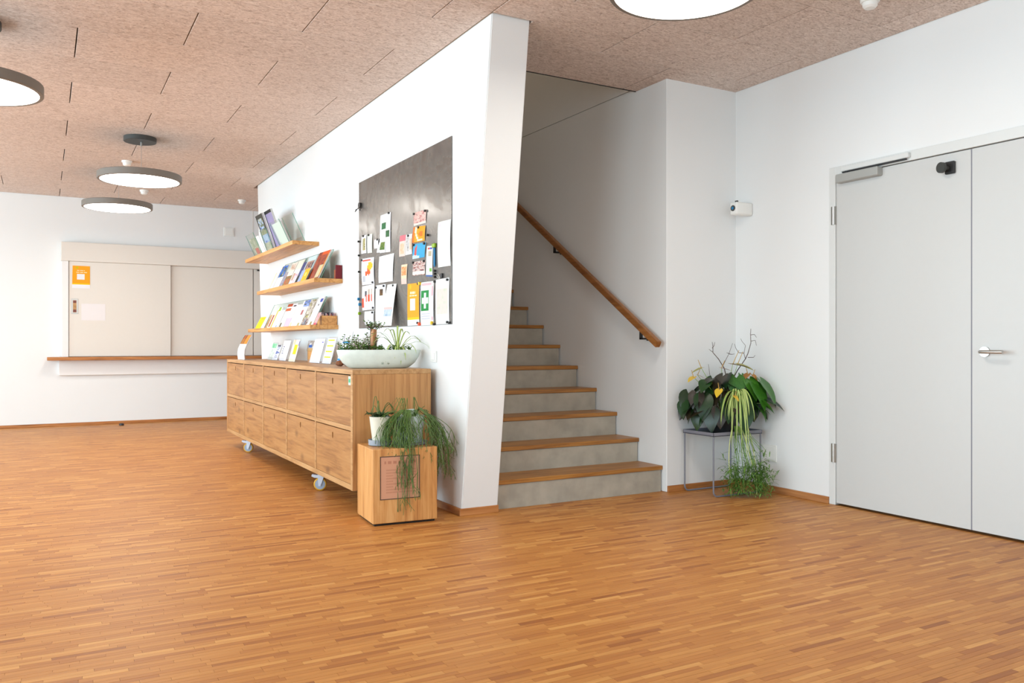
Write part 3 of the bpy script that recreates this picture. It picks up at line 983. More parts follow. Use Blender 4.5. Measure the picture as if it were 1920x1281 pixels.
for (y, z, lb) in [
        (5.468, 1.911, 'black magnet at the top of the tall sheet with green pictures'),
        (5.998, 1.809, 'black magnet on the narrow olive picture strip'),
        (5.877, 1.803, 'black magnet on the narrow pale green strip'),
        (5.692, 1.75, 'black magnet on the blank square card'),
        (6.032, 1.631, 'black magnet at the upper corner of the yellow circles flyer'),
        (6.1, 1.673, 'black magnet on bare board edge level with the flyer top'),
        (6.106, 1.78, 'black magnet on bare board edge beside the narrow strips'),
        (6.098, 1.548, 'black magnet on bare board edge beside the yellow circles flyer'),
        (5.793, 1.448, 'black magnet at the lower corner of the yellow circles flyer'),
        (5.566, 1.408, 'black magnet at the sheet with tiny brown picture, leaflet side'),
        (5.725, 1.406, 'black magnet at the sheet with tiny brown picture, pencil flyer side'),
        (5.383, 1.400, 'black magnet holding the leaflet that hangs off the board'),
        (5.787, 1.262, 'black magnet at the lower corner of the pencil flyer'),
        (5.799, 1.228, 'black magnet on the small plain sheet at the board corner'),
        (5.015, 1.842, 'black magnet on the pink picture card, brochure side'),
        (4.835, 1.838, 'black magnet on the pink picture card, bare metal side'),
        (4.94, 1.746, 'black magnet at the top of the orange picture card'),
        (4.797, 1.681, 'lone black magnet on bare metal beside the orange picture card'),
        (5.02, 1.641, 'black magnet on the blue picture card, brochure side'),
        (4.848, 1.633, 'black magnet on the blue picture card, far from the brochures'),
        (5.029, 1.527, 'black magnet on the collage card, peach card side'),
        (4.853, 1.522, 'black magnet on the collage card, narrow leaflet side'),
        (5.112, 1.712, 'black magnet on the grey and white narrow brochure'),
        (4.502, 1.381, 'black magnet at the top of the faded map sheet'),
        (4.502, 1.128, 'black magnet at the bottom of the faded map sheet'),
        (4.953, 1.133, 'black magnet at the lower corner of the yellow orange poster'),
        (4.697, 1.119, 'black magnet between first aid sheet and map at their foot'),
        (4.687, 1.382, 'black magnet between first aid sheet and map at their head'),
        (4.687, 1.411, 'black magnet under the blue pen, lowest of three in column'),
        (4.687, 1.43, 'black magnet under the blue pen, middle of three in column'),
        (4.687, 1.448, 'black magnet under the blue pen, topmost of three in column'),
        (4.474, 1.123, 'black magnet on bare metal at the board corner beside the map'),
        (4.945, 1.384, 'black magnet at the upper corner of the yellow orange poster'),
        ]:
    o = obj('magnet', MB().disc_x(2.1034, 2.0895, y, z, 0.0075, 12), 'mag', smooth=True)
    tag(o, lb, 'magnet', 'black magnets on the notice board')
for (y, z, m, lb) in [(6.104, 1.34, 'blue', 'light blue magnet at the board edge, upper of two blue ones'), (6.079, 1.298, 'blue', 'blue magnet at the board edge, lower of two blue ones'), (6.086, 1.23, 'lime', 'lime green round magnet at the board edge'), (4.918, 1.384, 'yellow', 'yellow magnet at the top of the first aid sheet'), (4.922, 1.125, 'orange', 'orange magnet between orange poster and first aid sheet'), (4.725, 1.128, 'yellow', 'yellow magnet at the bottom of the first aid sheet')]:
    tag(obj('magnet', MB().disc_x(2.1034, 2.0875, y, z, 0.011, 14), m, smooth=True), lb, 'magnet')

# papers on the hatch
yp = YB - 0.0775
tag(page('poster', (0.300, yp, 1.672), (0.494, yp, 1.672), (0.306, yp, 1.946), (0.494, yp, 1.944), (0, -1, 0), orange_poster(.17), 23, 36), 'yellow orange poster with white lettering on the sliding hatch panel', 'poster')
tag(page('notice', (0.40, yp, 1.284), (0.663, yp, 1.284), (0.40, yp, 1.486), (0.663, yp, 1.486), (0, -1, 0), lay(C(240, 236, 236))), 'blank white landscape notice on the sliding hatch panel', 'notice')


# ------------------------------------------------------------------ wall shelves with books
def shelf(label, y0, y1, zt, zb):
    o = obj('wall_shelf', MB().box(1.874, XL, y0, y1, zb, zt, 0.0015), 'shelf')
    return tag(o, label, 'shelf')


shelf('oak wall shelf holding picture books, uppermost of three', 7.191, 9.12, 1.895, 1.860)
shelf('oak wall shelf full of magazines, middle of three', 6.531, 8.56, 1.524, 1.490)
shelf('oak wall shelf with leaflets and small wooden box, lowest of three', 6.644, 8.98, 1.153, 1.118)


def plate(name, label, xb, zb, xt, zt, y0, y1, mats=('glass', 'glassedge'), t=0.005):
    """A leaning glass sheet, its narrow edges green."""
    d = Vector((xt - xb, 0, zt - zb)).normalized()
    nv = Vector((-d.z, 0, d.x)) * t * 0.5
    a, b = Vector((xb, 0, zb)), Vector((xt, 0, zt))
    V = []
    for yy in (y0, y1):
        for q in (a - nv, a + nv, b + nv, b - nv):
            V.append((q.x, yy, q.z))
    mb = MB()
    mb.add(V, [(1, 5, 6, 2), (0, 3, 7, 4)], 0)
    mb.add(V, [(0, 1, 2, 3), (4, 7, 6, 5), (0, 4, 5, 1), (3, 2, 6, 7)], 1)
    return tag(obj(name, mb, list(mats)), label, 'glass stand', 'glass display sheets on the shelves')


def book(name, label, cat, xb, zb, xt, zt, y0, y1, fn, t=0.004, side=-1, nx=10, ny=14, up=1.0, skew=0.0, bulge=0.0):
    """A book or leaflet leaning in the plane (xb,zb)-(xt,zt); y1 is its left edge as seen from the room."""
    d = Vector((xt - xb, 0, zt - zb))
    nv = Vector((-d.z, 0, d.x)).normalized()
    if nv.x > 0:
        nv = -nv
    a, b = Vector((xb, 0, zb)), Vector((xb, 0, zb)) + d * up
    o = page(name, (a.x, y1 + skew, a.z), (a.x, y0 + skew, a.z), (b.x, y1, b.z), (b.x, y0, b.z), nv, fn, nx, ny, t, bulge)
    return tag(o, label, cat)


# top shelf: everything leans forward
S1 = (2.000, 1.8955, 1.885, 2.142)
plate('glass_sheet', 'clear glass sheet standing at the open end of the top shelf', *S1, 7.24, 7.60)
plate('glass_sheet', 'clear glass sheet before the pale book on the top shelf', 1.985, 1.8955, 1.87, 2.142, 7.66, 8.0)
plate('glass_sheet', 'clear glass sheet before the grey picture book on top shelf', 1.978, 1.8955, 1.893, 2.135, 8.27, 8.52)
book('book', 'pale blank white book on the top shelf', 'book', 1.995, 1.897, 1.885, 2.125, 7.68, 7.98, lay(C(236, 240, 238), (.05, .2, .1, .3, C(216, 224, 218))), 0.015)
book('book', 'lilac spined book behind the grey picture book on top shelf', 'book', 2.016, 1.897, 1.8775, 2.285, 8.02, 8.28, lay(C(176, 170, 200), (0, .08, 0, 1, C(90, 86, 100)), (0, 1, .95, 1, C(60, 60, 66))), 0.02)
book('book', 'tall grey picture book with sky blue photographs on top shelf', 'book', 1.986, 1.897, 1.851, 2.275, 8.26, 8.535,
     lay(C(96, 96, 88), (.12, .8, .62, .90, photo([C(110, 140, 190), C(206, 220, 236), C(120, 130, 100), C(226, 226, 214)], 4, 21)), (.1, .9, .48, .62, photo([C(150, 156, 120), C(196, 196, 176)], 5, 22)), (.08, .95, .30, .48, photo([C(110, 140, 216), C(206, 220, 240), C(150, 176, 220)], 4, 23)), (.05, .95, .02, .30, photo([C(170, 170, 150), C(214, 210, 196), C(120, 120, 100)], 6, 24))), 0.018, nx=14, ny=20)
book('book', 'white paper brochure between the books on the top shelf', 'brochure', 1.975, 1.897, 1.885, 2.09, 8.548, 8.672, lay(C(242, 242, 240)), 0.004)
book('book', 'small brochure with a red spot at the far end of top shelf', 'brochure', 1.975, 1.897, 1.885, 2.09, 8.705, 8.98, lay(photo([C(206, 206, 190), C(170, 176, 156), C(220, 214, 204)], 4, 25), (.3, .8, .2, .5, C(220, 120, 110))), 0.004)
plate('glass_sheet', 'clear glass sheet at the far end of the top shelf', 1.968, 1.8955, 1.86, 2.135, 8.68, 9.02)

# middle shelf: leaning back
S2 = (1.935, 1.5245, 2.046, 1.768)
for i, (y0, y1, lb) in enumerate([(6.60, 6.97, 'clear glass sheet behind the orange brown book on middle shelf'), (7.00, 7.37, 'clear glass sheet behind the people magazine on middle shelf'), (7.40, 7.74, 'clear glass sheet behind the pink dotted leaflet on middle shelf'), (7.78, 8.15, 'clear glass sheet behind the blue photo brochure on middle shelf')]):
    plate('glass_sheet', lb, S2[0] + 0.012, S2[1], S2[2] + 0.012, S2[3], y0, y1)
B2 = [
    ('brochure', 'peach edged white brochure at the far end of middle shelf', 8.16, 8.32, .72, lay(C(244, 238, 232), (0, .3, 0, 1, C(244, 216, 196)))),
    ('brochure', 'white brochure with a bright blue photo on middle shelf', 7.92, 8.14, .92, lay(C(238, 240, 242), (0, 1, .48, 1, photo([C(60, 120, 200), C(90, 150, 220), C(60, 90, 60), C(206, 200, 180)], 4, 31)))),
    ('leaflet', 'narrow grey pink leaflet on the middle shelf', 7.80, 7.91, .60, photo([C(190, 186, 192), C(150, 150, 170), C(226, 214, 214)], 6, 32)),
    ('magazine', 'magazine with brown white cover and red green pattern, middle shelf', 7.58, 7.78, .93, lay(C(226, 220, 214), (.1, .9, .66, .95, photo([C(190, 160, 140), C(226, 220, 214)], 3, 33)), (0, 1, 0, .45, photo([C(110, 130, 70), C(206, 110, 90), C(160, 160, 100), C(90, 90, 100)], 5, 34)))),
    ('leaflet', 'white leaflet with pink dots on the middle shelf', 7.36, 7.56, .94, lay(C(236, 232, 234), (0, 1, .62, 1, C(222, 224, 212)), (.4, .9, .05, .45, photo([C(206, 90, 130), C(240, 226, 232), C(226, 150, 176)], 9, 35)), (.1, .4, .2, .5, C(200, 176, 156)))),
    ('brochure', 'dark blue narrow brochure on the middle shelf', 7.24, 7.345, .80, lay(photo([C(70, 80, 130), C(110, 120, 170)], 4, 36), (0, 1, 0, .35, C(30, 32, 50)))),
    ('magazine', 'grey magazine with people photo cover on middle shelf', 6.97, 7.23, .96, lay(C(206, 220, 222), (.05, .95, .30, .82, photo([C(70, 70, 90), C(120, 100, 110), C(206, 176, 160), C(90, 90, 130)], 5, 37)), (0, .6, 0, .3, C(176, 196, 224)))),
    ('book', 'large orange and brown book at the open end of middle shelf', 6.615, 6.93, 1.0, lay(photo([C(150, 80, 60), C(190, 110, 80), C(130, 70, 60)], 4, 38), (.3, 1, .86, 1, C(226, 120, 40)), (.62, .95, .05, .5, C(216, 206, 176)), (.88, 1, .1, .9, C(230, 170, 60)))),
]
for (cat, lb, y0, y1, up, fn) in B2:
    book(cat, lb, cat, S2[0] - 0.006, S2[1] + 0.002, S2[2] - 0.006, S2[3], y0, y1, fn, 0.006 if cat == 'leaflet' else 0.010, up=up, nx=12, ny=16)
book('card', 'small yellow card leaning before the people magazine', 'card', 1.905, 1.5265, 1.955, 1.636, 6.90, 7.06, lay(C(250, 196, 30), (.3, .6, .4, .7, C(252, 226, 140))), 0.003)
book('card', 'small pale blue card beside the yellow card on middle shelf', 'card', 1.912, 1.5265, 1.962, 1.636, 7.08, 7.2, lay(photo([C(150, 170, 206), C(196, 206, 224)], 4, 40)), 0.003)
rb = obj('book', MB().box(2.055, 2.105, 6.536, 6.552, 1.5245, 1.635, 0.001, col=C(150, 66, 76)).box(2.056, 2.104, 6.5515, 6.5535, 1.530, 1.630, col=C(206, 150, 140)), 'print')
tag(rb, 'small dark red book standing against the wall on middle shelf', 'book')
rb = obj('book', MB().box(2.06, 2.105, 6.556, 6.60, 1.5245, 1.60, 0.001, col=C(214, 150, 120)), 'print')
tag(rb, 'small salmon booklet stack beside the dark red book', 'booklet')

# lowest shelf
S3 = (1.945, 1.1535, 2.052, 1.394)
plate('glass_sheet', 'long clear glass sheet behind the leaflet row on lowest shelf', S3[0] + 0.012, S3[1], S3[2] + 0.012, S3[3], 6.806, 8.62)
B3 = [
    ('narrow orange brown leaflet on the lowest shelf', 8.30, 8.42, .62, lay(C(238, 236, 232), (.2, .7, .05, .9, C(190, 110, 60)))),
    ('white leaflet with a yellow stripe and lime spot', 8.12, 8.29, .84, lay(C(240, 240, 240), (0, .3, 0, .85, C(246, 206, 120)), (.2, .7, .82, 1, C(176, 204, 70)))),
    ('white leaflet with a thin grey edge beside the lime spot one', 7.97, 8.11, .70, lay(C(242, 242, 242), (.9, 1, 0, 1, C(180, 180, 184)), (.1, .5, .02, .15, C(170, 190, 230)))),
    ('leaflet with two rust red bars at its head', 7.78, 7.96, .92, lay(C(238, 238, 236), (.05, .95, .86, .98, C(196, 110, 70)), (.05, .95, .70, .8, C(206, 130, 90)), (.1, .4, .02, .2, C(120, 110, 70)))),
    ('lilac and white leaflet with dark specks at its head', 7.60, 7.77, .90, lay(C(236, 232, 238), (.2, .8, .88, .96, C(90, 84, 96)), (0, 1, 0, .35, C(214, 200, 222)))),
    ('plain white leaflet with yellow foot on the lowest shelf', 7.44, 7.59, .84, lay(C(244, 243, 242), (.1, .5, .02, .2, C(236, 226, 190)))),
    ('wide white brochure with blue photo and red brown spot', 7.20, 7.43, .96, lay(C(242, 242, 243), (.2, 1, .72, .98, photo([C(110, 140, 216), C(170, 190, 230), C(110, 120, 130)], 4, 51)), (.3, .55, .45, .6, C(190, 130, 130)), (.5, .8, .02, .15, C(190, 186, 150)))),
    ('green and grey patterned brochure on the lowest shelf', 6.995, 7.19, .95, lay(photo([C(196, 196, 186), C(226, 222, 216), C(150, 140, 130), C(206, 206, 120)], 6, 52), (.1, .9, .03, .28, photo([C(90, 160, 180), C(150, 110, 110), C(226, 220, 214)], 8, 53)))),
    ('white brochure with blue mark at the open end of lowest shelf', 6.806, 6.985, 1.0, lay(C(241, 241, 243), (.55, .9, .84, .96, C(96, 120, 196)), (.4, .6, .7, .76, C(120, 120, 130)), (.4, .7, .03, .14, C(170, 160, 110)))),
]
for (lb, y0, y1, up, fn) in B3:
    book('leaflet', lb, 'leaflet', S3[0] - 0.004, S3[1] + 0.002, S3[2] - 0.004, S3[3], y0, y1, fn, 0.006, up=up, nx=10, ny=16)
book('card', 'bright yellow lime leaflet at the far end of lowest shelf', 'leaflet', 1.893, 1.1545, 1.955, 1.272, 8.50, 8.74, lay(C(226, 230, 30), (.1, .8, .42, .5, C(240, 214, 40)), (.3, .9, .8, .9, C(232, 200, 40))), 0.003)
book('card', 'small tan card behind the yellow lime leaflet', 'card', 1.94, 1.1545, 2.0, 1.29, 8.43, 8.52, lay(photo([C(190, 150, 100), C(222, 206, 176)], 5, 54)), 0.003)
book('card', 'pink flowered card beside the small wooden box', 'card', 1.925, 1.1545, 1.971, 1.255, 6.655, 6.73, lay(photo([C(226, 130, 140), C(236, 200, 200), C(206, 170, 170)], 7, 55), (0, 1, 0, .12, C(226, 110, 130))), 0.003)
bx = thing('card_box', 'small open wooden box of cards on the lowest shelf', 'box', (2.045, 6.72, 1.153))
bb = MB()
for q in [(1.978, 2.105, 6.665, 6.675, 1.1535, 1.229), (1.978, 2.105, 6.79, 6.80, 1.1535, 1.229), (1.978, 1.988, 6.675, 6.79, 1.1535, 1.229), (2.095, 2.105, 6.675, 6.79, 1.1535, 1.229), (1.988, 2.095, 6.675, 6.79, 1.1535, 1.16)]:
    bb.box(*q)
obj('box_body', bb, 'shelf', bx)
for i in range(9):
    x0 = 1.992 + i * 0.0112
    c = [C(220, 196, 196), C(120, 110, 120), C(236, 226, 226), C(206, 150, 156), C(90, 84, 96), C(230, 210, 206), C(196, 130, 130), C(150, 140, 150), C(226, 190, 196)][i]
    tag(obj('index_card', MB().box(x0, x0 + 0.007, 6.682, 6.784, 1.161, 1.243 + 0.014 * ((i * 5) % 3) / 2, col=c), 'print'), ['pale pink card at the front of the small wooden box', 'dark grey card second in the small wooden box', 'off white card between dark and rose cards in the box', 'rose card in the middle of the small wooden box', 'nearly black card in the small wooden box', 'cream pink card behind the nearly black card in the box', 'deep rose card in the small wooden box', 'mid grey card in the small wooden box', 'light pink card against the wall side of the small box'][i], 'card', 'cards in the small wooden box')

# ------------------------------------------------------------------ sideboard on casters
CX0, CX1, CY0, CY1, CZ0, CZ1 = 1.5685, 2.066, 4.673, 8.48, 0.140, 0.846
sb = thing('sideboard', 'long low oak sideboard with ten drawers on casters', 'sideboard', (1.82, 6.58, 0.0))
tk = 0.034
obj('top_board', MB().box(CX0, CX1, CY0, CY1, CZ1 - 0.028, CZ1, 0.001), ['cab_edge'], sb)
obj('side_panel', MB().box(CX0 + 0.004, CX1, CY0, CY0 + tk, CZ0, CZ1 - 0.0285, 0.001), 'cab_side', sb)
obj('side_panel', MB().box(CX0, CX1, CY1 - tk, CY1, CZ0, CZ1 - 0.0285, 0.001), 'cab_side', sb)
obj('front_lipping', MB().box(CX0, CX0 + 0.0035, CY0, CY0 + tk, CZ0, CZ1 - 0.0285), 'cab_edge', sb)
obj('bottom_board', MB().box(CX0, CX1, CY0 + tk, CY1 - tk, CZ0, CZ0 + 0.032, 0.001), 'cab_edge', sb)
obj('back_panel', MB().box(CX1 - 0.012, CX1 - 0.001, CY0 + tk, CY1 - tk, CZ0 + 0.032, CZ1 - 0.0285), 'cab_side', sb)
obj('middle_rail', MB().box(CX0, CX0 + 0.45, CY0 + tk, CY1 - tk, 0.487, 0.513, 0.001), 'cab_edge', sb)
ys = [CY0 + tk, 5.434, 6.190, 6.945, 7.700, CY1 - tk]
for yy in ys[1:-1]:
    for z0, z1 in ((CZ0 + 0.032, 0.487), (0.513, CZ1 - 0.0285)):
        obj('divider', MB().box(CX0, CX0 + 0.45, yy - 0.012, yy + 0.012, z0, z1, 0.0008), 'cab_edge', sb)
obj('dark_interior', MB().box(CX0 + 0.03, CX0 + 0.04, CY0 + tk, CY1 - tk, CZ0 + 0.032, CZ1 - 0.03), 'dark', sb)


def drawer_front(y0, y1, z0, z1, sy, sz):
    """Front with a real finger slot: rectangle ring around an oval hole, with depth."""
    xf, xb = CX0 + 0.003, CX0 + 0.021
    N = 32
    slot, rect = [], []
    for i in range(N):
        a = 2 * PI * i / N
        ca, sa = math.cos(a), math.sin(a)
        py = 0.0105 * ca
        pz = 0.0095 * sa + (0.010 if sa > 1e-6 else (-0.010 if sa < -1e-6 else 0))
        slot.append((sy + py, sz + pz))
        ty = ((y1 - sy) / ca) if ca > 1e-6 else (((y0 - sy) / ca) if ca < -1e-6 else 1e9)
        tz = ((z1 - sz) / sa) if sa > 1e-6 else (((z0 - sz) / sa) if sa < -1e-6 else 1e9)
        t = min(ty, tz)
        rect.append((sy + ca * t, sz + sa * t))
    for (qy, qz) in ((y0, z0), (y0, z1), (y1, z0), (y1, z1)):     # pull the nearest sample into each corner
        k = min(range(N), key=lambda i: (rect[i][0] - qy) ** 2 + (rect[i][1] - qz) ** 2)
        rect[k] = (qy, qz)
    V = [(xf, *p) for p in rect] + [(xf, *p) for p in slot] + [(xb, *p) for p in rect] + [(xb, *p) for p in slot]
    F = []
    for i in range(N):
        j = (i + 1) % N
        F += [(i, j, N + j, N + i), (N + i, N + j, 3 * N + j, 3 * N + i), (j, i, 2 * N + i, 2 * N + j), (2 * N + i, 3 * N + i, 3 * N + j, 2 * N + j)]
    return MB().add(V, F)


gp = 0.0028
for r, (z0, z1) in enumerate(((0.513, CZ1 - 0.0285), (CZ0 + 0.032, 0.487))):
    for c in range(5):
        a = ys[c] + (0.0 if c == 0 else 0.012) + gp
        b = ys[c + 1] - (0.0 if c == 4 else 0.012) - gp
        zs = (0.768, 0.430)[r]
        mb = drawer_front(a, b, z0 + gp * .6, z1 - gp * 2.2, (a + b) / 2, zs)
        dw = obj('drawer', mb, 'drawer', sb)
        obj('slot_shade_backing', MB().box(CX0 + 0.0215, CX0 + 0.024, (a + b) / 2 - 0.018, (a + b) / 2 + 0.018, zs - 0.03, zs + 0.03), 'mag', dw)  # black plate behind the hole, in place of the shade inside it
        if r == 0 and c == 0:
            o = obj('sticker', MB().box(CX0 + 0.002, CX0 + 0.0031, 4.715, 4.755, 0.755, 0.806, col=C(216, 236, 226)).box(CX0 + 0.0015, CX0 + 0.002, 4.72, 4.75, 0.77, 0.792, col=C(110, 196, 160)), 'print', dw)
            tag(o, 'small pale green sticker')


def caster(x, y, ang):
    ct = obj('caster', MB().box(x - 0.04, x + 0.04, y - 0.035, y + 0.035, 0.130, 0.140, 0.002), 'caster', sb)
    R = Matrix.Translation(Vector((x, y, 0))) @ Matrix.Rotation(ang, 4, 'Z')

    def tf(mb):
        mb.v = [tuple(R @ Vector(p)) for p in mb.v]
        return mb
    r = 0.0435
    w_ = MB()
    w_.tube([(-0.014, 0.012, r), (-0.010, 0.012, r), (0.010, 0.012, r), (0.014, 0.012, r)], [r - 0.004, r, r, r - 0.004], 28)
    obj('tyre', tf(w_), 'tyre', ct, smooth=True)
    h_ = MB()
    h_.tube([(-0.0165, 0.012, r), (0.0165, 0.012, r)], 0.034, 24)
    obj('wheel_hub', tf(h_), 'hub', ct, smooth=True)
    fk = MB()
    for s in (-1, 1):
        fk.prism([(-0.024, 0.128), (0.028, 0.128), (0.022, 0.032), (0.006, 0.030)], 'X', s * 0.019, s * 0.024)
    fk.box(-0.024, 0.024, -0.026, 0.030, 0.112, 0.130, 0.003)
    fk.tube([(-0.026, 0.012, r), (0.026, 0.012, r)], 0.008, 10)
    obj('fork', tf(fk), 'caster', ct)
    bl_ = MB()
    bl_.prism([(0.022, 0.104), (0.066, 0.112), (0.070, 0.098), (0.050, 0.088), (0.028, 0.086)], 'X', -0.016, 0.016)
    obj('brake_lever', tf(bl_), 'caster', ct)


caster(1.655, 5.57, 1.12)
caster(1.655, 7.85, 1.12)
caster(2.0, 5.57, 0.5)
caster(2.0, 7.85, -0.4)

# ------------------------------------------------------------------ leaflet stands on the sideboard
ZT = CZ1


def stand(name, label, cat, y0, y1, x, h, fn, lean=0.05, nx=12, ny=18, acr=True, thick=0.004, group=None):
    """Clear acrylic leaflet stand with its sheet: back, foot and the printed sheet as parts."""
    t = thing(name, label, cat, (x, (y0 + y1) / 2, ZT))
    if acr:
        mb = MB()
        zb = ZT + 0.0005
        for q in [[(x - 0.012, zb), (x - 0.012, zb + 0.003), (x + 0.065, zb + 0.003), (x + 0.065, zb)],
                  [(x + 0.006, zb + 0.003), (x + 0.009, zb + 0.003), (x + lean + 0.009, ZT + h + 0.01), (x + lean + 0.006, ZT + h + 0.01)],
                  [(x - 0.012, zb + 0.003), (x - 0.009, zb + 0.003), (x - 0.006, zb + 0.03), (x - 0.009, zb + 0.03)]]:
            V = [(p[0], yy, p[1]) for yy in (y0 - 0.006, y1 + 0.006) for p in q]
            mb.add(V, [(3, 2, 1, 0), (4, 5, 6, 7), (0, 1, 5, 4), (1, 2, 6, 5), (2, 3, 7, 6), (3, 0, 4, 7)])
        obj('acrylic_holder', mb, 'acryl', t)
    page('leaflet', (x, y1, ZT + 0.005), (x, y0, ZT + 0.005), (x + lean, y1, ZT + h), (x + lean, y0, ZT + h), (-1, 0, lean / h), fn, nx, ny, thick, 0.0, parent=t)
    return t


# curved brochure display at the far end
cv = thing('brochure_display', 'curved white brochure display with an orange landscape picture', 'brochure display', (1.70, 8.2, ZT))
mb = MB()
prof = [(1.645, 0.002), (1.640, 0.05), (1.645, 0.10), (1.665, 0.15), (1.69, 0.20), (1.712, 0.235)]
for i in range(len(prof) - 1):
    for k in range(6):
        ya, yb = 8.34 - 0.30 * k / 6 * 1.0, 8.34 - 0.30 * (k + 1) / 6
        (xa, za), (xb_, zb_) = prof[i], prof[i + 1]
        col = WHITE if i < 3 else photo([C(206, 120, 40), C(120, 90, 70), C(240, 176, 60), C(90, 80, 80)], 3, 60 + i)(k / 6, i / 5)
        mb.add([(xa, ya, ZT + za), (xa, yb, ZT + za), (xb_, yb, ZT + zb_), (xb_, ya, ZT + zb_)], [(0, 1, 2, 3)], 0, col)
        mb.add([(xa + 0.006, ya, ZT + za), (xa + 0.006, yb, ZT + za), (xb_ + 0.006, yb, ZT + zb_), (xb_ + 0.006, ya, ZT + zb_)], [(3, 2, 1, 0)], 0, WHITE)
    for ya in (8.34, 8.04):
        (xa, za), (xb_, zb_) = prof[i], prof[i + 1]
        mb.add([(xa, ya, ZT + za), (xb_, ya, ZT + zb_), (xb_ + 0.006, ya, ZT + zb_), (xa + 0.006, ya, ZT + za)], [(0, 1, 2, 3)], 0, WHITE)
obj('brochure_stack', mb, 'print', cv, smooth=True)
obj('display_back', MB().add([(p[0] + 0.012 + d_, yy, ZT + p[1] + 0.004) for yy in (8.03, 8.35) for d_ in (0, 0.003) for p in prof], [(0, 1, 13, 12), (1, 2, 14, 13), (2, 3, 15, 14), (3, 4, 16, 15), (4, 5, 17, 16), (6, 18, 19, 7), (7, 19, 20, 8), (8, 20, 21, 9), (9, 21, 22, 10), (10, 22, 23, 11)]), 'acryl', cv)
obj('display_foot', MB().box(1.64, 1.76, 8.03, 8.35, ZT, ZT + 0.003), 'acryl', cv)

stand('leaflet_stand', 'clear stand with green topped leaflet on the sideboard', 'leaflet stand', 7.80, 8.00, 1.85, 0.155, lay(C(226, 230, 228), (.1, .9, .7, 1, photo([C(120, 200, 150), C(190, 222, 206)], 4, 71)), (.1, .9, .05, .65, photo([C(196, 206, 196), C(226, 230, 230)], 5, 72))))
stand('leaflet_stand', 'clear stand with blue grey text leaflet on the sideboard', 'leaflet stand', 7.60, 7.78, 1.84, 0.14, lay(C(224, 228, 236), text(.25, .9, .1, .85, 7, C(130, 144, 190)), (.2, .8, .88, .98, C(110, 110, 130))))
stand('leaflet_stand', 'tall clear stand with plain white leaflet on the sideboard', 'leaflet stand', 7.29, 7.52, 1.84, 0.18, lay(C(240, 240, 246), text(.1, .35, .3, .7, 4, C(150, 150, 170))))
stand('leaflet_stand', 'clear stand with yellow block leaflet on the sideboard', 'leaflet stand', 6.84, 7.04, 1.80, 0.185, lay(C(246, 240, 222), (.35, .85, .32, .75, C(248, 216, 20)), (.1, .4, .8, 1, C(244, 206, 186)), (.9, 1, .7, .95, C(90, 100, 190))))
pc = thing('photo_stand', 'small photo card propped on a wooden block', 'photo card', (1.93, 6.70, ZT))
obj('wooden_block', MB().box(1.905, 1.93, 6.60, 6.83, ZT, ZT + 0.095, 0.002), 'block', pc)
page('photo_card', (1.899, 6.83, ZT + 0.095), (1.899, 6.60, ZT + 0.095), (1.915, 6.83, ZT + 0.178), (1.915, 6.60, ZT + 0.178), (-1, 0, .15), lay(photo([C(206, 206, 216), C(170, 160, 150), C(226, 226, 232)], 3, 75), (.2, .6, .3, .6, C(60, 120, 186)), (.1, .95, .02, .22, C(206, 176, 130))), 12, 12, 0.004, parent=pc)
stand('leaflet_stand', 'clear stand with large white printed sheet on the sideboard', 'leaflet stand', 6.24, 6.51, 1.83, 0.19, lay(C(238, 239, 246), text(.15, .8, .25, .75, 8, C(224, 226, 238)), (.75, .9, .82, .9, C(150, 150, 206))))
stand('leaflet_stand', 'clear stand with lime green striped sheet on the sideboard', 'leaflet stand', 5.99, 6.20, 1.84, 0.195, lambda u, v: C(214, 226, 40) if (int(v * 9) in (2, 4, 6, 8)) and .08 < u < .85 and (v * 9) % 1 < .62 else C(240, 241, 246), ny=36)
stand('leaflet_stand', 'tall clear stand with blue striped sheet beside the planter bowl', 'leaflet stand', 5.74, 5.965, 1.88, 0.24, lay(C(238, 240, 246), (.15, .9, .63, .69, C(70, 180, 226)), (.1, .4, .45, .5, C(70, 180, 226)), (.02, .7, .10, .16, C(60, 176, 226)), text(.2, .8, .75, .9, 3, C(222, 224, 238))), ny=36)
for i, (x_, y_, r_) in enumerate([(1.74, 5.45, 0.3), (1.78, 5.40, -0.4), (1.82, 5.36, 0.1)]):
    bm = bmesh.new()
    bmesh.ops.create_icosphere(bm, subdivisions=2, radius=1)
    for q in bm.verts:
        nz = 1 + 0.25 * mnoise.noise(q.co * 2.2 + Vector((i * 5, 0, 0)))
        q.co = Vector((x_ + (q.co.x * math.cos(r_) - q.co.y * math.sin(r_)) * 0.028 * nz, y_ + (q.co.x * math.sin(r_) + q.co.y * math.cos(r_)) * 0.045 * nz, ZT + 0.022 + max(-0.02, q.co.z * 0.021 * nz)))
    tag(obj('bark_piece', MB().bm(bm), 'bark', smooth=True), ['bark piece nearest the leaflet stands on the sideboard', 'bark piece between two others behind the planter bowl', 'bark piece nearest the wall behind the planter bowl'][i], 'bark', 'bark pieces on the sideboard')


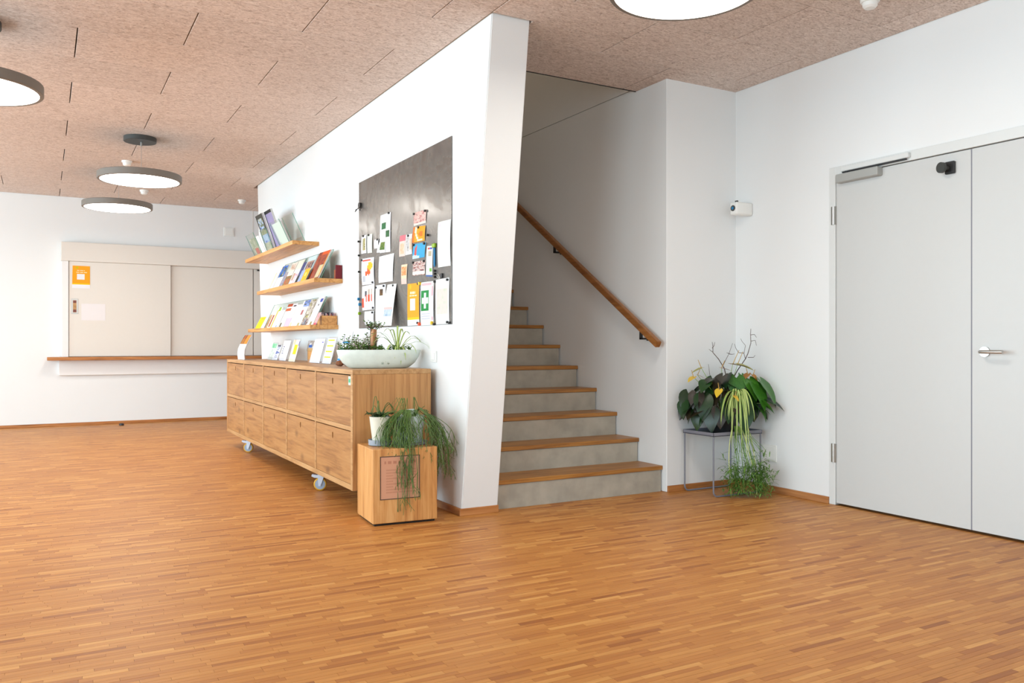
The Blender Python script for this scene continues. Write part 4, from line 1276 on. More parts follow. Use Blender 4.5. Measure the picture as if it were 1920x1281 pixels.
# ------------------------------------------------------------------ plant helpers
def blade(mb, path, width, side=None, mi=(0, 1), fold=0.25, stripe=True):
    """Ribbon leaf along a path, folded along the midrib; centre stripe uses the second material."""
    path = [Vector(p) for p in path]
    n_ = len(path)
    V, F, MI = [], [], []
    for i, p in enumerate(path):
        t = i / (n_ - 1)
        d = (path[min(i + 1, n_ - 1)] - path[max(i - 1, 0)])
        d = d.normalized() if d.length > 1e-9 else Vector((0, 0, 1))
        s = d.cross(Vector((0, 0, 1)))
        s = s.normalized() if s.length > 0.05 else (side or Vector((1, 0, 0)))
        if side is not None:
            s = (side - d * side.dot(d)).normalized()
        up = s.cross(d)
        w_ = width * (0.55 + 0.45 * math.sin(min(1, t * 2.2) * PI / 2)) * (1 - t ** 3) + 0.0004
        for k, q in ((-1, fold), (-0.4, 0), (0.4, 0), (1, fold)):
            V.append(p + s * (w_ * k) + up * (w_ * q))
    for i in range(n_ - 1):
        for k in range(3):
            F.append((i * 4 + k, i * 4 + k + 1, i * 4 + 5 + k, i * 4 + 4 + k))
    b = len(mb.v)
    mb.v += [tuple(q) for q in V]
    for idx, fc in enumerate(F):
        mb.f.append(tuple(q + b for q in fc))
        mb.mi.append(mi[1] if stripe and idx % 3 == 1 else mi[0])
        mb.c.append(None)
    return mb


def arc(start, out, rise, reach, drop, n_=9):
    """Leaf path: leaves start rising, bends over and hangs down."""
    start, out = Vector(start), Vector(out)
    pts = []
    for i in range(n_):
        t = i / (n_ - 1)
        x_ = reach * (1 - (1 - t) ** 1.8)
        z_ = rise * math.sin(min(1.0, t * 1.9) * PI / 2) - drop * max(0, t - 0.22) ** 1.35 / 0.78 ** 1.35
        pts.append(start + out * x_ + Vector((0, 0, z_)))
    return pts


def heart_mesh(name, mat, ln=1.0, wd=0.85, droop=0.25, cup=0.18):
    """Heart-shaped leaf of unit length from the petiole point (0,0,0) along +X, tip drooping."""
    prof = [(-0.22, 0.20, 0.10), (-0.16, 0.34, 0.03), (-0.05, 0.45, 0.0), (0.10, 0.50, 0.0), (0.28, 0.48, 0.0), (0.46, 0.40, 0.0), (0.64, 0.29, 0.0), (0.80, 0.17, 0.0), (0.92, 0.07, 0.0), (1.0, 0.0, 0.0)]
    V, F = [], []
    for (x_, h_, inn) in prof:
        for s in (-1, -0.5, 0, 0.5, 1):
            y_ = s * h_ * wd * 2 * 0.5 / 0.5 * 0.5
            if s == 0:
                yy, xx = 0.0, max(x_, -0.02) if x_ < 0 else x_
            else:
                yy, xx = (inn * (1 if s > 0 else -1) + y_ * (1 - inn / max(h_, .01)) if inn else y_), x_
            zz = -droop * max(0, xx) ** 2 + cup * abs(yy) - 0.5 * cup * yy * yy * 2 + 0.02 * math.sin(xx * 14) * abs(yy)
            V.append((xx * ln, yy * ln, zz * ln))
    n_ = len(prof)
    for i in range(n_ - 1):
        for k in range(4):
            F.append((i * 5 + k, i * 5 + k + 1, (i + 1) * 5 + k + 1, (i + 1) * 5 + k))
    me_ = bpy.data.meshes.new(name)
    me_.from_pydata(V, [], F)
    me_.materials.append(M[mat])
    me_.polygons.foreach_set('use_smooth', [True] * len(me_.polygons))
    return me_


def place_leaf(name, me_, parent, pos, yaw, pitch, roll, size):
    o = bpy.data.objects.new(name, me_)
    COL.objects.link(o)
    o.parent = parent
    o.location = Vector(pos) - WO[parent.name]
    o.rotation_euler = (roll, pitch, yaw)
    o.scale = (size, size, size)
    WO[o.name] = Vector(pos)
    return o


# ------------------------------------------------------------------ planter bowl on the sideboard
BC = Vector((1.828, 4.935, ZT))
pb = thing('planter_bowl', 'long pale oval bowl planted with succulents and a spider plant', 'planter', BC, -0.20)
mb = MB()
prof = [(0.0, 0.001), (0.62, 0.001), (0.72, 0.006), (0.86, 0.035), (0.96, 0.075), (1.0, 0.112), (0.985, 0.116), (0.955, 0.112), (0.93, 0.095), (0.0, 0.094)]
mb.lathe([(max(r, 1e-4), z) for r, z in prof], (0, 0, 0), 48, 0, 0.263, 0.115)
obj('bowl', mb, 'bowl', pb, local=True, smooth=True, angle=50)
sm = MB()
sv, sf = [], []
for i in range(7):
    for j in range(24):
        a = 2 * PI * j / 24
        r = i / 6 * 0.94
        sv.append((r * math.cos(a) * 0.263, r * math.sin(a) * 0.115, 0.098 + 0.010 * mnoise.noise(Vector((r * math.cos(a) * 9, r * math.sin(a) * 5, 0))) * (1 - r)))
for i in range(6):
    for j in range(24):
        sf.append((i * 24 + j, i * 24 + (j + 1) % 24, (i + 1) * 24 + (j + 1) % 24, (i + 1) * 24 + j))
sm.add(sv, sf)
obj('soil', sm, 'soil', pb, local=True, smooth=True)
obj('wooden_post', MB().tube([(-0.03, 0.03, 0.08), (-0.03, 0.03, 0.20), (-0.028, 0.03, 0.245)], [0.022, 0.02, 0.019], 7), 'log', pb, local=True)
rs = random.Random(11)


def sprig(mb, base_, h_, leaves, size, lean=0.4):
    b = Vector(base_)
    top = b + Vector((rs.uniform(-lean, lean) * h_, rs.uniform(-lean, lean) * h_, h_))
    mb.tube([b, b.lerp(top, 0.5) + Vector((rs.uniform(-.1, .1) * h_, 0, 0)), top], [0.0022, 0.0018, 0.0012], 5, 1)
    for k in range(leaves):
        t = 0.25 + 0.75 * k / max(1, leaves - 1)
        p = b.lerp(top, t)
        a = k * 2.4 + rs.uniform(0, 1)
        d_ = Vector((math.cos(a), math.sin(a), rs.uniform(0.1, 0.7))).normalized()
        s_ = d_.cross(Vector((0, 0, 1))).normalized()
        u_ = s_.cross(d_)
        L = size * rs.uniform(0.7, 1.2)
        V = [p, p + d_ * L * .5 + s_ * L * .28, p + d_ * L, p + d_ * L * .5 - s_ * L * .28, p + d_ * L * .5 + u_ * L * .14, p + d_ * L * .5 - u_ * L * .14]
        mb.add(V, [(0, 1, 4), (1, 2, 4), (2, 3, 4), (3, 0, 4), (1, 0, 5), (2, 1, 5), (3, 2, 5), (0, 3, 5)], 0)
    return top


for k in range(17):
    x_ = -0.235 + 0.245 * (k / 16) + rs.uniform(-.01, .01)
    y_ = rs.uniform(-0.05, 0.05)
    sc_ = MB()
    hh = rs.choice([0.04, 0.05, 0.06, 0.07]) if k not in (2, 3, 6, 8, 11) else rs.uniform(0.10, 0.13)
    for q in range(3):
        sprig(sc_, (x_ + rs.uniform(-.012, .012), y_ + rs.uniform(-.015, .015), 0.092), hh * rs.uniform(.7, 1.1), 8, 0.024)
    obj('succulent', sc_, ['succ', 'twig'], pb, local=True)
for k in range(6):
    sc_ = MB()
    x_ = 0.02 + 0.035 * k
    for q in range(3):
        sprig(sc_, (x_, rs.uniform(-0.06, 0.06), 0.092), rs.uniform(.03, .05), 8, 0.022)
    obj('succulent', sc_, ['succ', 'twig'], pb, local=True)
tw = MB()
t1 = sprig(tw, (-0.055, 0.02, 0.095), 0.16, 4, 0.026, 0.1)
for q in range(7):
    e = Vector((-0.055, 0.02, 0.095)).lerp(t1, 0.75 + 0.04 * q)
    sprig(tw, e, 0.04, 5, 0.024, 1.3)
obj('trailing_sprig', tw, ['succ', 'twig'], pb, local=True)
tw = MB()
tw.tube([(-0.03, 0.03, 0.24), (-0.05, 0.02, 0.262), (-0.075, 0.0, 0.25)], 0.002, 5, 1)
for q in range(8):
    sprig(tw, (-0.05 + 0.018 * q * .5, 0.015, 0.245 + 0.006 * (q % 3)), 0.03, 4, 0.022, 1.0)
obj('creeper_on_post', tw, ['succ', 'twig'], pb, local=True)
sc0 = Vector((0.115, -0.01, 0.10))
rs2 = random.Random(5)
for k, (az, rise, reach, drop) in enumerate([(200, .11, .17, .06), (170, .13, .12, .05), (120, .15, .07, .02), (80, .17, .06, .01), (40, .14, .12, .03), (10, .10, .16, .04), (340, .08, .20, .06), (315, .07, .14, .08), (290, .05, .10, .10), (250, .05, .10, .09), (225, .07, .13, .13), (190, .15, .20, .11), (25, .12, .18, .07), (355, .06, .13, .09), (275, .04, .08, .12), (140, .16, .10, .04), (60, .16, .10, .04), (260, .09, .07, .10)]):
    a = math.radians(az)
    out = Vector((math.cos(a), math.sin(a), 0))
    obj('spider_leaf', blade(MB(), arc(sc0, out, rise, reach, drop, 9), 0.006), ['spider', 'spiderc'], pb, local=True, smooth=True)
dg = MB()
for q in (0, 1):
    for s in range(5):
        a = 2 * PI * s / 5 + q
        p = Vector((0.005 + 0.035 * q, -0.112 + 0.002, 0.034))
        dg.add([p, p + Vector((math.cos(a) * .010 - .002, -0.003, math.sin(a) * .010)), p + Vector((math.cos(a + .5) * .006, -0.004, math.sin(a + .5) * .006))], [(0, 1, 2)])
obj('painted_mark', dg, 'hawo', pb, local=True)

# ------------------------------------------------------------------ oak block with pots
BL = Vector((1.762, 4.468, 0))
ob = thing('oak_block_stool', 'solid oak block stool with a framed paper notice', 'block stool', BL, -0.075)
BW, BD, BH = 0.372, 0.33, 0.42
obj('block_body', MB().box(-BW / 2, BW / 2, -BD / 2, BD / 2, 0.012, BH, 0.004, seg=2), 'block', ob, local=True)
obj('under_block_shade', MB().box(-BW / 2 + 0.012, BW / 2 - 0.012, -BD / 2 + 0.012, BD / 2 - 0.012, 0.0, 0.012), 'dark', ob, local=True)  # dark inset slab standing in for the shade under the raised block
px0, px1, pz0, pz1 = -BW / 2 + 0.040, -BW / 2 + 0.268, 0.142, 0.380
fr = MB()
for q in [(px0, px1, pz0, pz0 + 0.004), (px0, px1, pz1 - 0.004, pz1), (px0, px0 + 0.004, pz0, pz1), (px1 - 0.004, px1, pz0, pz1)]:
    fr.box(q[0], q[1], -BD / 2 - 0.003, -BD / 2 + 0.001, q[2], q[3])
obj('notice_frame', fr, 'twig', ob, local=True)
nb = MB()
NX, NZ = 22, 30
for i in range(NX):
    for j in range(NZ):
        u, v = (i + .5) / NX, (j + .5) / NZ
        c = C(222, 182, 158)
        if inr(u, v, .12, .9, .1, .72) and (j % 2 == 0) and not (inr(u, v, .3, .8, .2, .62) and j % 4 == 0):
            c = C(213, 170, 146)
        if inr(u, v, .1, .9, .84, .9) and i % 3:
            c = C(205, 160, 138)
        a0, a1 = px0 + .004 + (px1 - px0 - .008) * i / NX, px0 + .004 + (px1 - px0 - .008) * (i + 1) / NX
        b0, b1 = pz0 + .004 + (pz1 - pz0 - .008) * j / NZ, pz0 + .004 + (pz1 - pz0 - .008) * (j + 1) / NZ
        nb.add([(a0, -BD / 2 - .0015, b0), (a1, -BD / 2 - .0015, b0), (a1, -BD / 2 - .0015, b1), (a0, -BD / 2 - .0015, b1)], [(0, 1, 2, 3)], 0, c)
obj('notice_paper', nb, 'print', ob, local=True)

ZB = BH
hp_ = thing('haworthia_pot', 'small cream pot with dark pointed succulent leaves on the oak block', 'potted plant', (1.672, 4.50, ZB))
obj('pot', MB().lathe([(0.036, 0.0), (0.042, 0.02), (0.052, 0.10), (0.060, 0.165), (0.055, 0.165), (0.05, 0.15), (0.001, 0.148)], (1.672, 4.50, ZB), 24), 'potc', hp_, smooth=True)
obj('saucer', MB().lathe([(0.05, 0.0), (0.064, 0.004), (0.066, 0.034), (0.062, 0.034), (0.058, 0.012), (0.045, 0.010)], (1.672, 4.50, ZB - 0.0), 24), 'tray_grey', hp_, smooth=True)
for k in range(12):
    a = 2 * PI * k / 12 + 0.2
    out = Vector((math.cos(a), math.sin(a), 0))
    L = MB()
    c0 = Vector((1.672, 4.50, ZB + 0.15)) + out * 0.02
    blade(L, [c0, c0 + out * 0.022 + Vector((0, 0, .022)), c0 + out * 0.042 + Vector((0, 0, .030)), c0 + out * 0.058 + Vector((0, 0, .028)), c0 + out * 0.07 + Vector((0, 0, .018 if k % 2 else .045))], 0.016, stripe=False, fold=0.4)
    obj('leaf', L, 'hawo', hp_, smooth=True)
for k, (dx, dy, rz_, rc) in enumerate([(-.06, -.02, .16, .05), (-.02, -.03, .13, .06), (.03, 0, .11, .08), (-.05, .03, .09, .05), (.06, .0, .10, .09)]):
    c0 = Vector((1.672, 4.50, ZB + 0.15))
    out = Vector((dx, dy, 0)).normalized()
    obj('flower_stalk', MB().tube(arc(c0, out, rz_, rc, rz_ * .75, 9), 0.0022, 5), 'rhip', hp_, smooth=True)

rp = thing('trailing_rhipsalis', 'white pot of trailing green rhipsalis hanging over the oak block', 'potted plant', (1.842, 4.475, ZB))
obj('pot', MB().lathe([(0.062, 0.0), (0.07, 0.01), (0.082, 0.10), (0.088, 0.165), (0.082, 0.165), (0.076, 0.15), (0.001, 0.148)], (1.842, 4.475, ZB), 28), 'potw', rp, smooth=True)
obj('saucer', MB().lathe([(0.07, 0.0), (0.098, 0.002), (0.105, 0.018), (0.100, 0.018), (0.094, 0.006), (0.06, 0.004)], (1.842, 4.475, ZB), 28), 'tray_grey', rp, smooth=True)
bm = bmesh.new()
bmesh.ops.create_icosphere(bm, subdivisions=2, radius=1)
for q in bm.verts:
    f_ = 1 + 0.5 * mnoise.noise(q.co * 3)
    q.co = Vector((1.858 + q.co.x * 0.042 * f_, 4.49 + q.co.y * .03 * f_, ZB + 0.178 + q.co.z * .022 * f_))
obj('crystal', MB().bm(bm), 'stone', rp)
rr = random.Random(21)


def hang(mb, az, over, zend, spread, reach, r0=0.0017, branches=2, up=0.05, c0=(1.842, 4.475, ZB + 0.15)):
    c0 = Vector(c0)
    out = Vector((math.cos(az), math.sin(az), 0))
    side = Vector((-out.y, out.x, 0))
    e = c0 + out * reach + side * rr.uniform(-spread, spread)
    pts = [c0 + out * 0.03, c0 + out * (over * .55) + Vector((0, 0, up)), c0 + out * over + Vector((0, 0, up * .4))]
    top = pts[-1]
    N = 7
    drop = top.z - zend
    ph = rr.uniform(0, 6)
    for i in range(1, N + 1):
        t = i / N
        p = top.lerp(Vector((e.x, e.y, zend)), t)
        horiz = 1 - (1 - t) ** 2.2
        p = Vector((top.x + (e.x - top.x) * horiz, top.y + (e.y - top.y) * horiz, top.z - drop * t ** 1.2))
        p += side * 0.007 * math.sin(t * 7 + ph) + out * 0.005 * math.cos(t * 6 + ph)
        pts.append(p)
    mb.tube(pts, r0, 4, cap=False)
    for b in range(branches):
        i = rr.randint(3, len(pts) - 2)
        p = pts[i]
        dd = Vector((rr.uniform(-1, 1), rr.uniform(-1, .6), -rr.uniform(.7, 1.6))).normalized() * rr.uniform(.03, .08)
        q = p + dd * .5 + Vector((rr.uniform(-.008, .008), 0, 0))
        z_ok = p.z + dd.z > 0.015
        if z_ok:
            mb.tube([p, q, p + dd], [r0, r0, r0 * .7], 4, cap=False)
            for s in range(2):
                d2 = Vector((rr.uniform(-1, 1), rr.uniform(-1, .5), -rr.uniform(.5, 1.4))).normalized() * rr.uniform(.015, .035)
                mb.tube([p + dd, p + dd + d2], [r0 * .8, r0 * .6], 4, cap=False)


st_ = MB()
for k in range(30):     # front curtain, down the face of the block
    hang(st_, -PI / 2 + rr.uniform(-.45, .15) - 0.35, 0.09, rr.uniform(0.02, 0.30), 0.035, 0.215 + rr.uniform(-.01, .02), branches=3)
for k in range(34):     # short fringe all round the front
    hang(st_, -PI / 2 + rr.uniform(-1.5, 1.3), 0.085, rr.uniform(0.36, 0.50), 0.04, 0.15 + rr.uniform(0, .05), branches=3)
for k in range(32):     # right side, longer arching strands
    hang(st_, rr.uniform(-0.95, 0.05), 0.11, rr.uniform(0.20, 0.42), 0.06, 0.16 + rr.uniform(0, .10), branches=3, up=0.06)
for k in range(22):     # left, over the small pot's foot
    hang(st_, PI + rr.uniform(0.0, 1.0), 0.10, rr.uniform(0.425, 0.5), 0.05, 0.14 + rr.uniform(0, .09), branches=2)
for k in range(7):
    hang(st_, PI + rr.uniform(-.2, 1.2), 0.14, ZB + rr.uniform(.12, .2), 0.04, 0.19, branches=1, up=0.12)
for k in range(5):
    hang(st_, rr.uniform(-1.4, .6), 0.06, ZB + rr.uniform(.16, .22), 0.03, 0.11, branches=1, up=0.12)
o = obj('hanging_stems', st_, 'rhip', rp, smooth=True)
o['kind'] = 'stuff'

# ------------------------------------------------------------------ plant stand in the corner
TX0, TX1, TY0, TY1, TZ = 3.770, 4.205, 4.035, 4.328, 0.421
ts = thing('plant_stand', 'grey steel tray table with thin bent legs in the corner', 'plant stand', ((TX0 + TX1) / 2, (TY0 + TY1) / 2, 0))
mb = MB()
mb.box(TX0, TX1, TY0, TY1, TZ - 0.024, TZ - 0.019, 0.001)
obj('tray', mb, 'paint_tray', ts)
mb = MB()
for q in [(TX0, TX1, TY0, TY0 + 0.004), (TX0, TX1, TY1 - 0.004, TY1), (TX0, TX0 + 0.004, TY0, TY1), (TX1 - 0.004, TX1, TY0, TY1)]:
    mb.box(q[0], q[1], q[2], q[3], TZ - 0.026, TZ, 0.001)
obj('tray_rim', mb, 'paint_tbl', ts)
for yy in (TY0 + 0.008, TY1 - 0.008):
    rd = 0.035
    xa, xb_ = TX0 + 0.008, TX1 - 0.008
    pts = [(xa, yy, TZ - 0.025)] + [(xa + rd - rd * math.cos(t), yy, 0.006 + rd - rd * math.sin(t)) for t in [PI / 12 * i for i in range(7)]] + [(xb_ - rd + rd * math.sin(t), yy, 0.006 + rd - rd * math.cos(t)) for t in [PI / 12 * i for i in range(7)]] + [(xb_, yy, TZ - 0.025)]
    obj('bent_leg', MB().tube(pts, 0.0055, 10), 'paint_tbl', ts, smooth=True)

PC = Vector((3.985, 4.165, TZ - 0.018))
pl = thing('anthurium_pot', 'black pot of dark anthurium leaves with trailing spider plant and bare twigs', 'potted plant', PC)
obj('pot', MB().lathe([(0.075, 0.0), (0.08, 0.006), (0.098, 0.10), (0.106, 0.135), (0.100, 0.135), (0.094, 0.12), (0.001, 0.118)], PC, 30), 'potblack', pl, smooth=True)
obj('soil', MB().lathe([(0.093, 0.119), (0.05, 0.124), (0.001, 0.126)], PC, 20), 'soil', pl)
HM = {k: heart_mesh('leaf', k) for k in ('anth', 'anthb', 'anthg')}
SMH = heart_mesh('spathe', 'spathe', wd=0.8, droop=0.1)
SMY = heart_mesh('spathe', 'spathey', wd=0.8, droop=0.1)

f_px = 1557.381
cF = Vector((syaw, cyaw, 0))
cR = Vector((cyaw, -syaw, 0))


def spot(dx, dz, dd):
    """A point near the plant: dx to its right as one faces the corner, dz height, dd towards the room."""
    return Vector((PC.x, PC.y, 0)) + cR * dx - cF * dd + Vector((0, 0, dz))


stalks = MB()
# (right offset, height, forward offset, heading of tip in degrees (0 = right, 90 = up in view plane), pitch down, size, kind)
LV = [(-0.20, 0.60, 0.03, 215, 60, .105, 'anth'), (-0.225, 0.555, 0.04, 235, 72, .085, 'anth'), (-0.165, 0.60, 0.07, 250, 62, .10, 'anthb'), (-0.135, 0.585, 0.08, 262, 66, .12, 'anth'),
      (-0.155, 0.50, 0.05, 240, 75, .085, 'anth'), (-0.10, 0.52, 0.10, 255, 70, .11, 'anth'), (-0.06, 0.53, 0.11, 265, 70, .10, 'anthb'), (-0.09, 0.655, 0.06, 150, 30, .10, 'anthb'),
      (-0.045, 0.66, 0.06, 330, 35, .115, 'anthb'), (0.0, 0.645, 0.05, 20, 30, .11, 'anthb'), (0.0, 0.60, 0.09, 280, 45, .12, 'anthb'), (0.05, 0.575, 0.10, 280, 62, .13, 'anth'),
      (0.035, 0.675, 0.06, 262, 68, .115, 'anthg'), (0.075, 0.60, 0.08, 300, 60, .11, 'anth'), (0.105, 0.665, 0.05, 300, 55, .11, 'anthg'), (0.135, 0.64, 0.06, 310, 55, .135, 'anthg'),
      (0.175, 0.66, 0.02, 322, 45, .15, 'anthg'), (0.13, 0.60, 0.05, 300, 65, .12, 'anth'), (0.12, 0.545, 0.06, 275, 75, .085, 'anth'), (0.15, 0.56, 0.02, 270, 78, .07, 'anth'),
      (0.06, 0.52, 0.12, 270, 70, .11, 'anth'), (-0.02, 0.565, 0.12, 270, 66, .11, 'anth'), (-0.12, 0.63, -0.03, 160, 35, .10, 'anth'), (0.08, 0.63, -0.05, 60, 25, .11, 'anth'),
      (0.0, 0.62, -0.06, 100, 25, .11, 'anth'), (-0.06, 0.61, 0.0, 200, 40, .11, 'anth'), (0.10, 0.58, 0.0, 340, 50, .10, 'anth'), (-0.13, 0.55, 0.0, 220, 62, .10, 'anth')]
yaw0 = math.atan2(cR.y, cR.x)
for k, (dx, dz, dd, hd_, pt, sz, kind) in enumerate(LV):
    p = spot(dx * 1.32 + 0.015, 0.53 + (dz - 0.50) * 1.35, dd * 1.3)
    sz *= 1.3
    # horizontal heading: sideways component from the view angle, the rest towards the room
    c_, s_ = math.cos(math.radians(hd_)), math.sin(math.radians(hd_))
    horiz = cR * c_ - cF * (0.75 if s_ < 0 else -0.35)
    yw = math.atan2(horiz.y, horiz.x)
    place_leaf('leaf', HM[kind], pl, p, yw, math.radians(pt), math.radians(((k * 53) % 30) - 15), sz)
    b = Vector((PC.x + (dx * .15) * cR.x, PC.y + dx * .15 * cR.y, PC.z + 0.12))
    m_ = b.lerp(p, 0.6) + Vector((0, 0, 0.05))
    stalks.tube([b, m_, p], [0.0028, 0.0024, 0.002], 5)
rl = random.Random(4)
for k in range(34):
    th_ = rl.uniform(-0.15, PI + 0.15)                 # around the dome, seen from the room
    ra = 0.10 + 0.14 * math.sqrt(rl.random())
    dx, dz, dd = math.cos(th_) * ra * 1.15 + 0.02, 0.575 + math.sin(th_) * ra * 0.95, rl.uniform(-0.10, 0.12)
    if dz < 0.56:
        dz = 0.56
    p = spot(dx, dz, dd)
    horiz = cR * (math.cos(th_) * 1.2 + rl.uniform(-.4, .4)) - cF * rl.uniform(0.1, 0.9)
    kind = 'anthg' if (dx > 0.08 and rl.random() < .4) else rl.choice(['anth', 'anth', 'anthb'])
    place_leaf('leaf', HM[kind], pl, p, math.atan2(horiz.y, horiz.x), math.radians(rl.uniform(15, 62)), math.radians(rl.uniform(-35, 35)), rl.uniform(.095, .14))
    b = Vector((PC.x + dx * .15 * cR.x, PC.y + dx * .15 * cR.y, PC.z + 0.12))
    stalks.tube([b, b.lerp(p, 0.6) + Vector((0, 0, 0.03)), p], [0.0026, 0.0022, 0.0018], 5)
obj('leaf_stalks', stalks, 'fern', pl, smooth=True)
fs_ = MB()
for (dx, dz, dd, hd_, pt, sz, m_) in [(-0.135, 0.735, 0.03, 170, 20, .06, SMH), (-0.03, 0.735, 0.02, 30, 10, .055, SMH), (0.02, 0.755, 0.05, 10, 8, .10, SMH), (0.045, 0.755, 0.05, 340, 14, .09, SMH), (-0.18, 0.69, 0.05, 200, 25, .05, SMY), (-0.155, 0.70, 0.03, 30, 20, .04, SMH), (-0.075, 0.63, 0.15, 240, 40, .05, SMY), (0.10, 0.705, 0.04, 200, 35, .05, SMH), (0.13, 0.70, 0.03, 300, 40, .04, SMH), (0.0, 0.60, 0.16, 300, 40, .035, SMY)]:
    p = spot(dx * 1.3 + 0.015, 0.53 + (dz - 0.50) * 1.30, dd * 1.35)
    sz *= 1.35
    c_, s_ = math.cos(math.radians(hd_)), math.sin(math.radians(hd_))
    horiz = cR * c_ - cF * (0.75 if s_ < 0 else 0.2)
    fl = place_leaf('flower', m_, pl, p, math.atan2(horiz.y, horiz.x), math.radians(pt), 0, sz)
    fs_.tube([Vector((PC.x, PC.y, PC.z + .12)), Vector((PC.x, PC.y, PC.z + .12)).lerp(p, .6) + Vector((0, 0, .02)), p], 0.0018, 5)
    fs_.tube([p, p + Vector((0, 0, sz * .7)) + horiz.normalized() * sz * .3], [0.003, 0.002], 6, 1)
obj('flower_stems', fs_, ['spider', 'spadix'], pl, smooth=True)


# bare twigs: points given as (right offset, height, forward offset)
def twig(pts, r0, r1):
    P = [spot(p[0] * 1.35 + 0.01, 0.60 + (p[1] - 0.58) * 1.19, p[2]) for p in pts]
    n_ = len(P)
    return MB().tube(P, [r0 + (r1 - r0) * i / (n_ - 1) for i in range(n_)], 6)


TW = [[(0.0, .58, 0), (0.015, .66, 0), (-0.005, .775, 0), (-0.035, .83, .0), (-0.062, .865, 0), (-0.062, .90, 0), (-0.066, .925, 0)],
      [(-0.062, .868, 0), (-0.072, .875, 0), (-0.082, .885, 0)], [(-0.066, .89, 0), (-0.056, .905, 0), (-0.053, .925, 0)],
      [(-0.013, .79, 0), (0.0, .82, 0), (0.018, .86, 0), (0.036, .918, 0)], [(0.018, .858, 0), (0.032, .855, 0), (0.045, .858, 0)], [(0.018, .86, 0), (0.006, .864, 0)],
      [(0.0, .60, 0), (0.03, .70, 0), (0.06, .765, 0), (0.10, .83, 0), (0.112, .86, 0), (0.127, .92, 0), (0.125, .97, 0), (0.127, 1.0, 0)],
      [(0.112, .838, 0), (0.14, .838, 0), (0.148, .85, 0)], [(0.10, .83, 0), (0.092, .86, 0), (0.10, .905, 0), (0.082, .93, 0), (0.076, .945, 0)],
      [(0.092, .862, 0), (0.065, .865, 0), (0.052, .89, 0), (0.045, .915, 0)], [(0.126, .965, 0), (0.145, .968, 0), (0.155, .95, 0)], [(0.126, .93, 0), (0.148, .935, 0), (0.155, .905, 0)],
      [(-0.06, .62, 0), (-0.075, .72, 0), (-0.085, .80, 0)]]
tm = MB()
for k, t in enumerate(TW):
    main = len(t) > 6
    q = twig(t, 0.0042 if main else 0.0022, 0.0016 if main else 0.0011)
    tm.add(q.v, q.f)
obj('bare_twigs', tm, 'twig', pl, smooth=True)
# spider plant hanging in front
rs3 = random.Random(9)
hub = spot(0.05, 0.67, 0.15)
for k in range(24):
    az = rs3.uniform(-1.25, 1.25)
    out = (-cF * math.cos(az) + cR * math.sin(az)).normalized()
    drop = rs3.uniform(.16, .47) * (1.0 if abs(az) < .8 else .65)
    pts = arc(hub + Vector((rs3.uniform(-.015, .015), rs3.uniform(-.015, .015), rs3.uniform(-.02, .03))), out, rs3.uniform(.015, .05), rs3.uniform(.03, .10) + .04 * abs(az), drop, 12)
    obj('spider_leaf', blade(MB(), pts, rs3.uniform(.004, .006), side=cR.copy() if abs(az) < 1 else None), ['spider', 'spiderc'], pl, smooth=True)
# fine trailing foliage pooling on the floor
tf_ = MB()
for k in range(34):
    dx = rs3.uniform(0.0, 0.21)
    z1_ = rs3.uniform(0.03, 0.30)
    dd = 0.165 + rs3.uniform(-.03, .05)
    p0_ = spot(0.03 + dx * .3, 0.46, 0.15)
    p1_ = spot(0.02 + dx, z1_, dd)
    pts = [p0_.lerp(p1_, t) + cR * 0.006 * math.sin(t * 9 + k) for t in [i / 8 for i in range(9)]]
    tf_.tube(pts, 0.0012, 4, cap=False)
for k in range(1000):
    c_ = rs3.random()
    dx = rs3.gauss(0.05, 0.045) if c_ < .45 else rs3.gauss(0.185, 0.04)
    dz = min(0.30, abs(rs3.gauss(0.10, 0.07)) + 0.012)
    dd = 0.17 + rs3.gauss(0, .035)
    p = spot(dx, dz, dd)
    L = rs3.uniform(.04, .085)
    d_ = Vector((rs3.uniform(-1, 1), rs3.uniform(-1, 1), rs3.uniform(-.6, .5))).normalized()
    e = p + d_ * L
    e.z = max(e.z, 0.006)
    m_ = p.lerp(e, .5) + Vector((0, 0, .006))
    blade(tf_, [p, m_, e], 0.0036, stripe=False, mi=(0, 0))
o = obj('trailing_foliage', tf_, 'fern', pl, smooth=True)
o['kind'] = 'stuff'
rn = MB()
for k, (a, b, c) in enumerate([((0.12, .47, .12), (0.175, .30, .15), (0.165, .02, .19)), ((0.08, .45, .15), (0.12, .3, .17), (0.14, .2, .18)), ((0.01, .44, .16), (-0.03, .25, .18), (0.0, .12, .18))]):
    A_, B_, C_ = spot(*a), spot(*b), spot(*c)
    rn.tube([A_ * (1 - t) ** 2 + B_ * 2 * t * (1 - t) + C_ * t * t for t in [i / 10 for i in range(11)]], 0.0028, 6)
obj('runner_stems', rn, 'spiderc', pl, smooth=True)


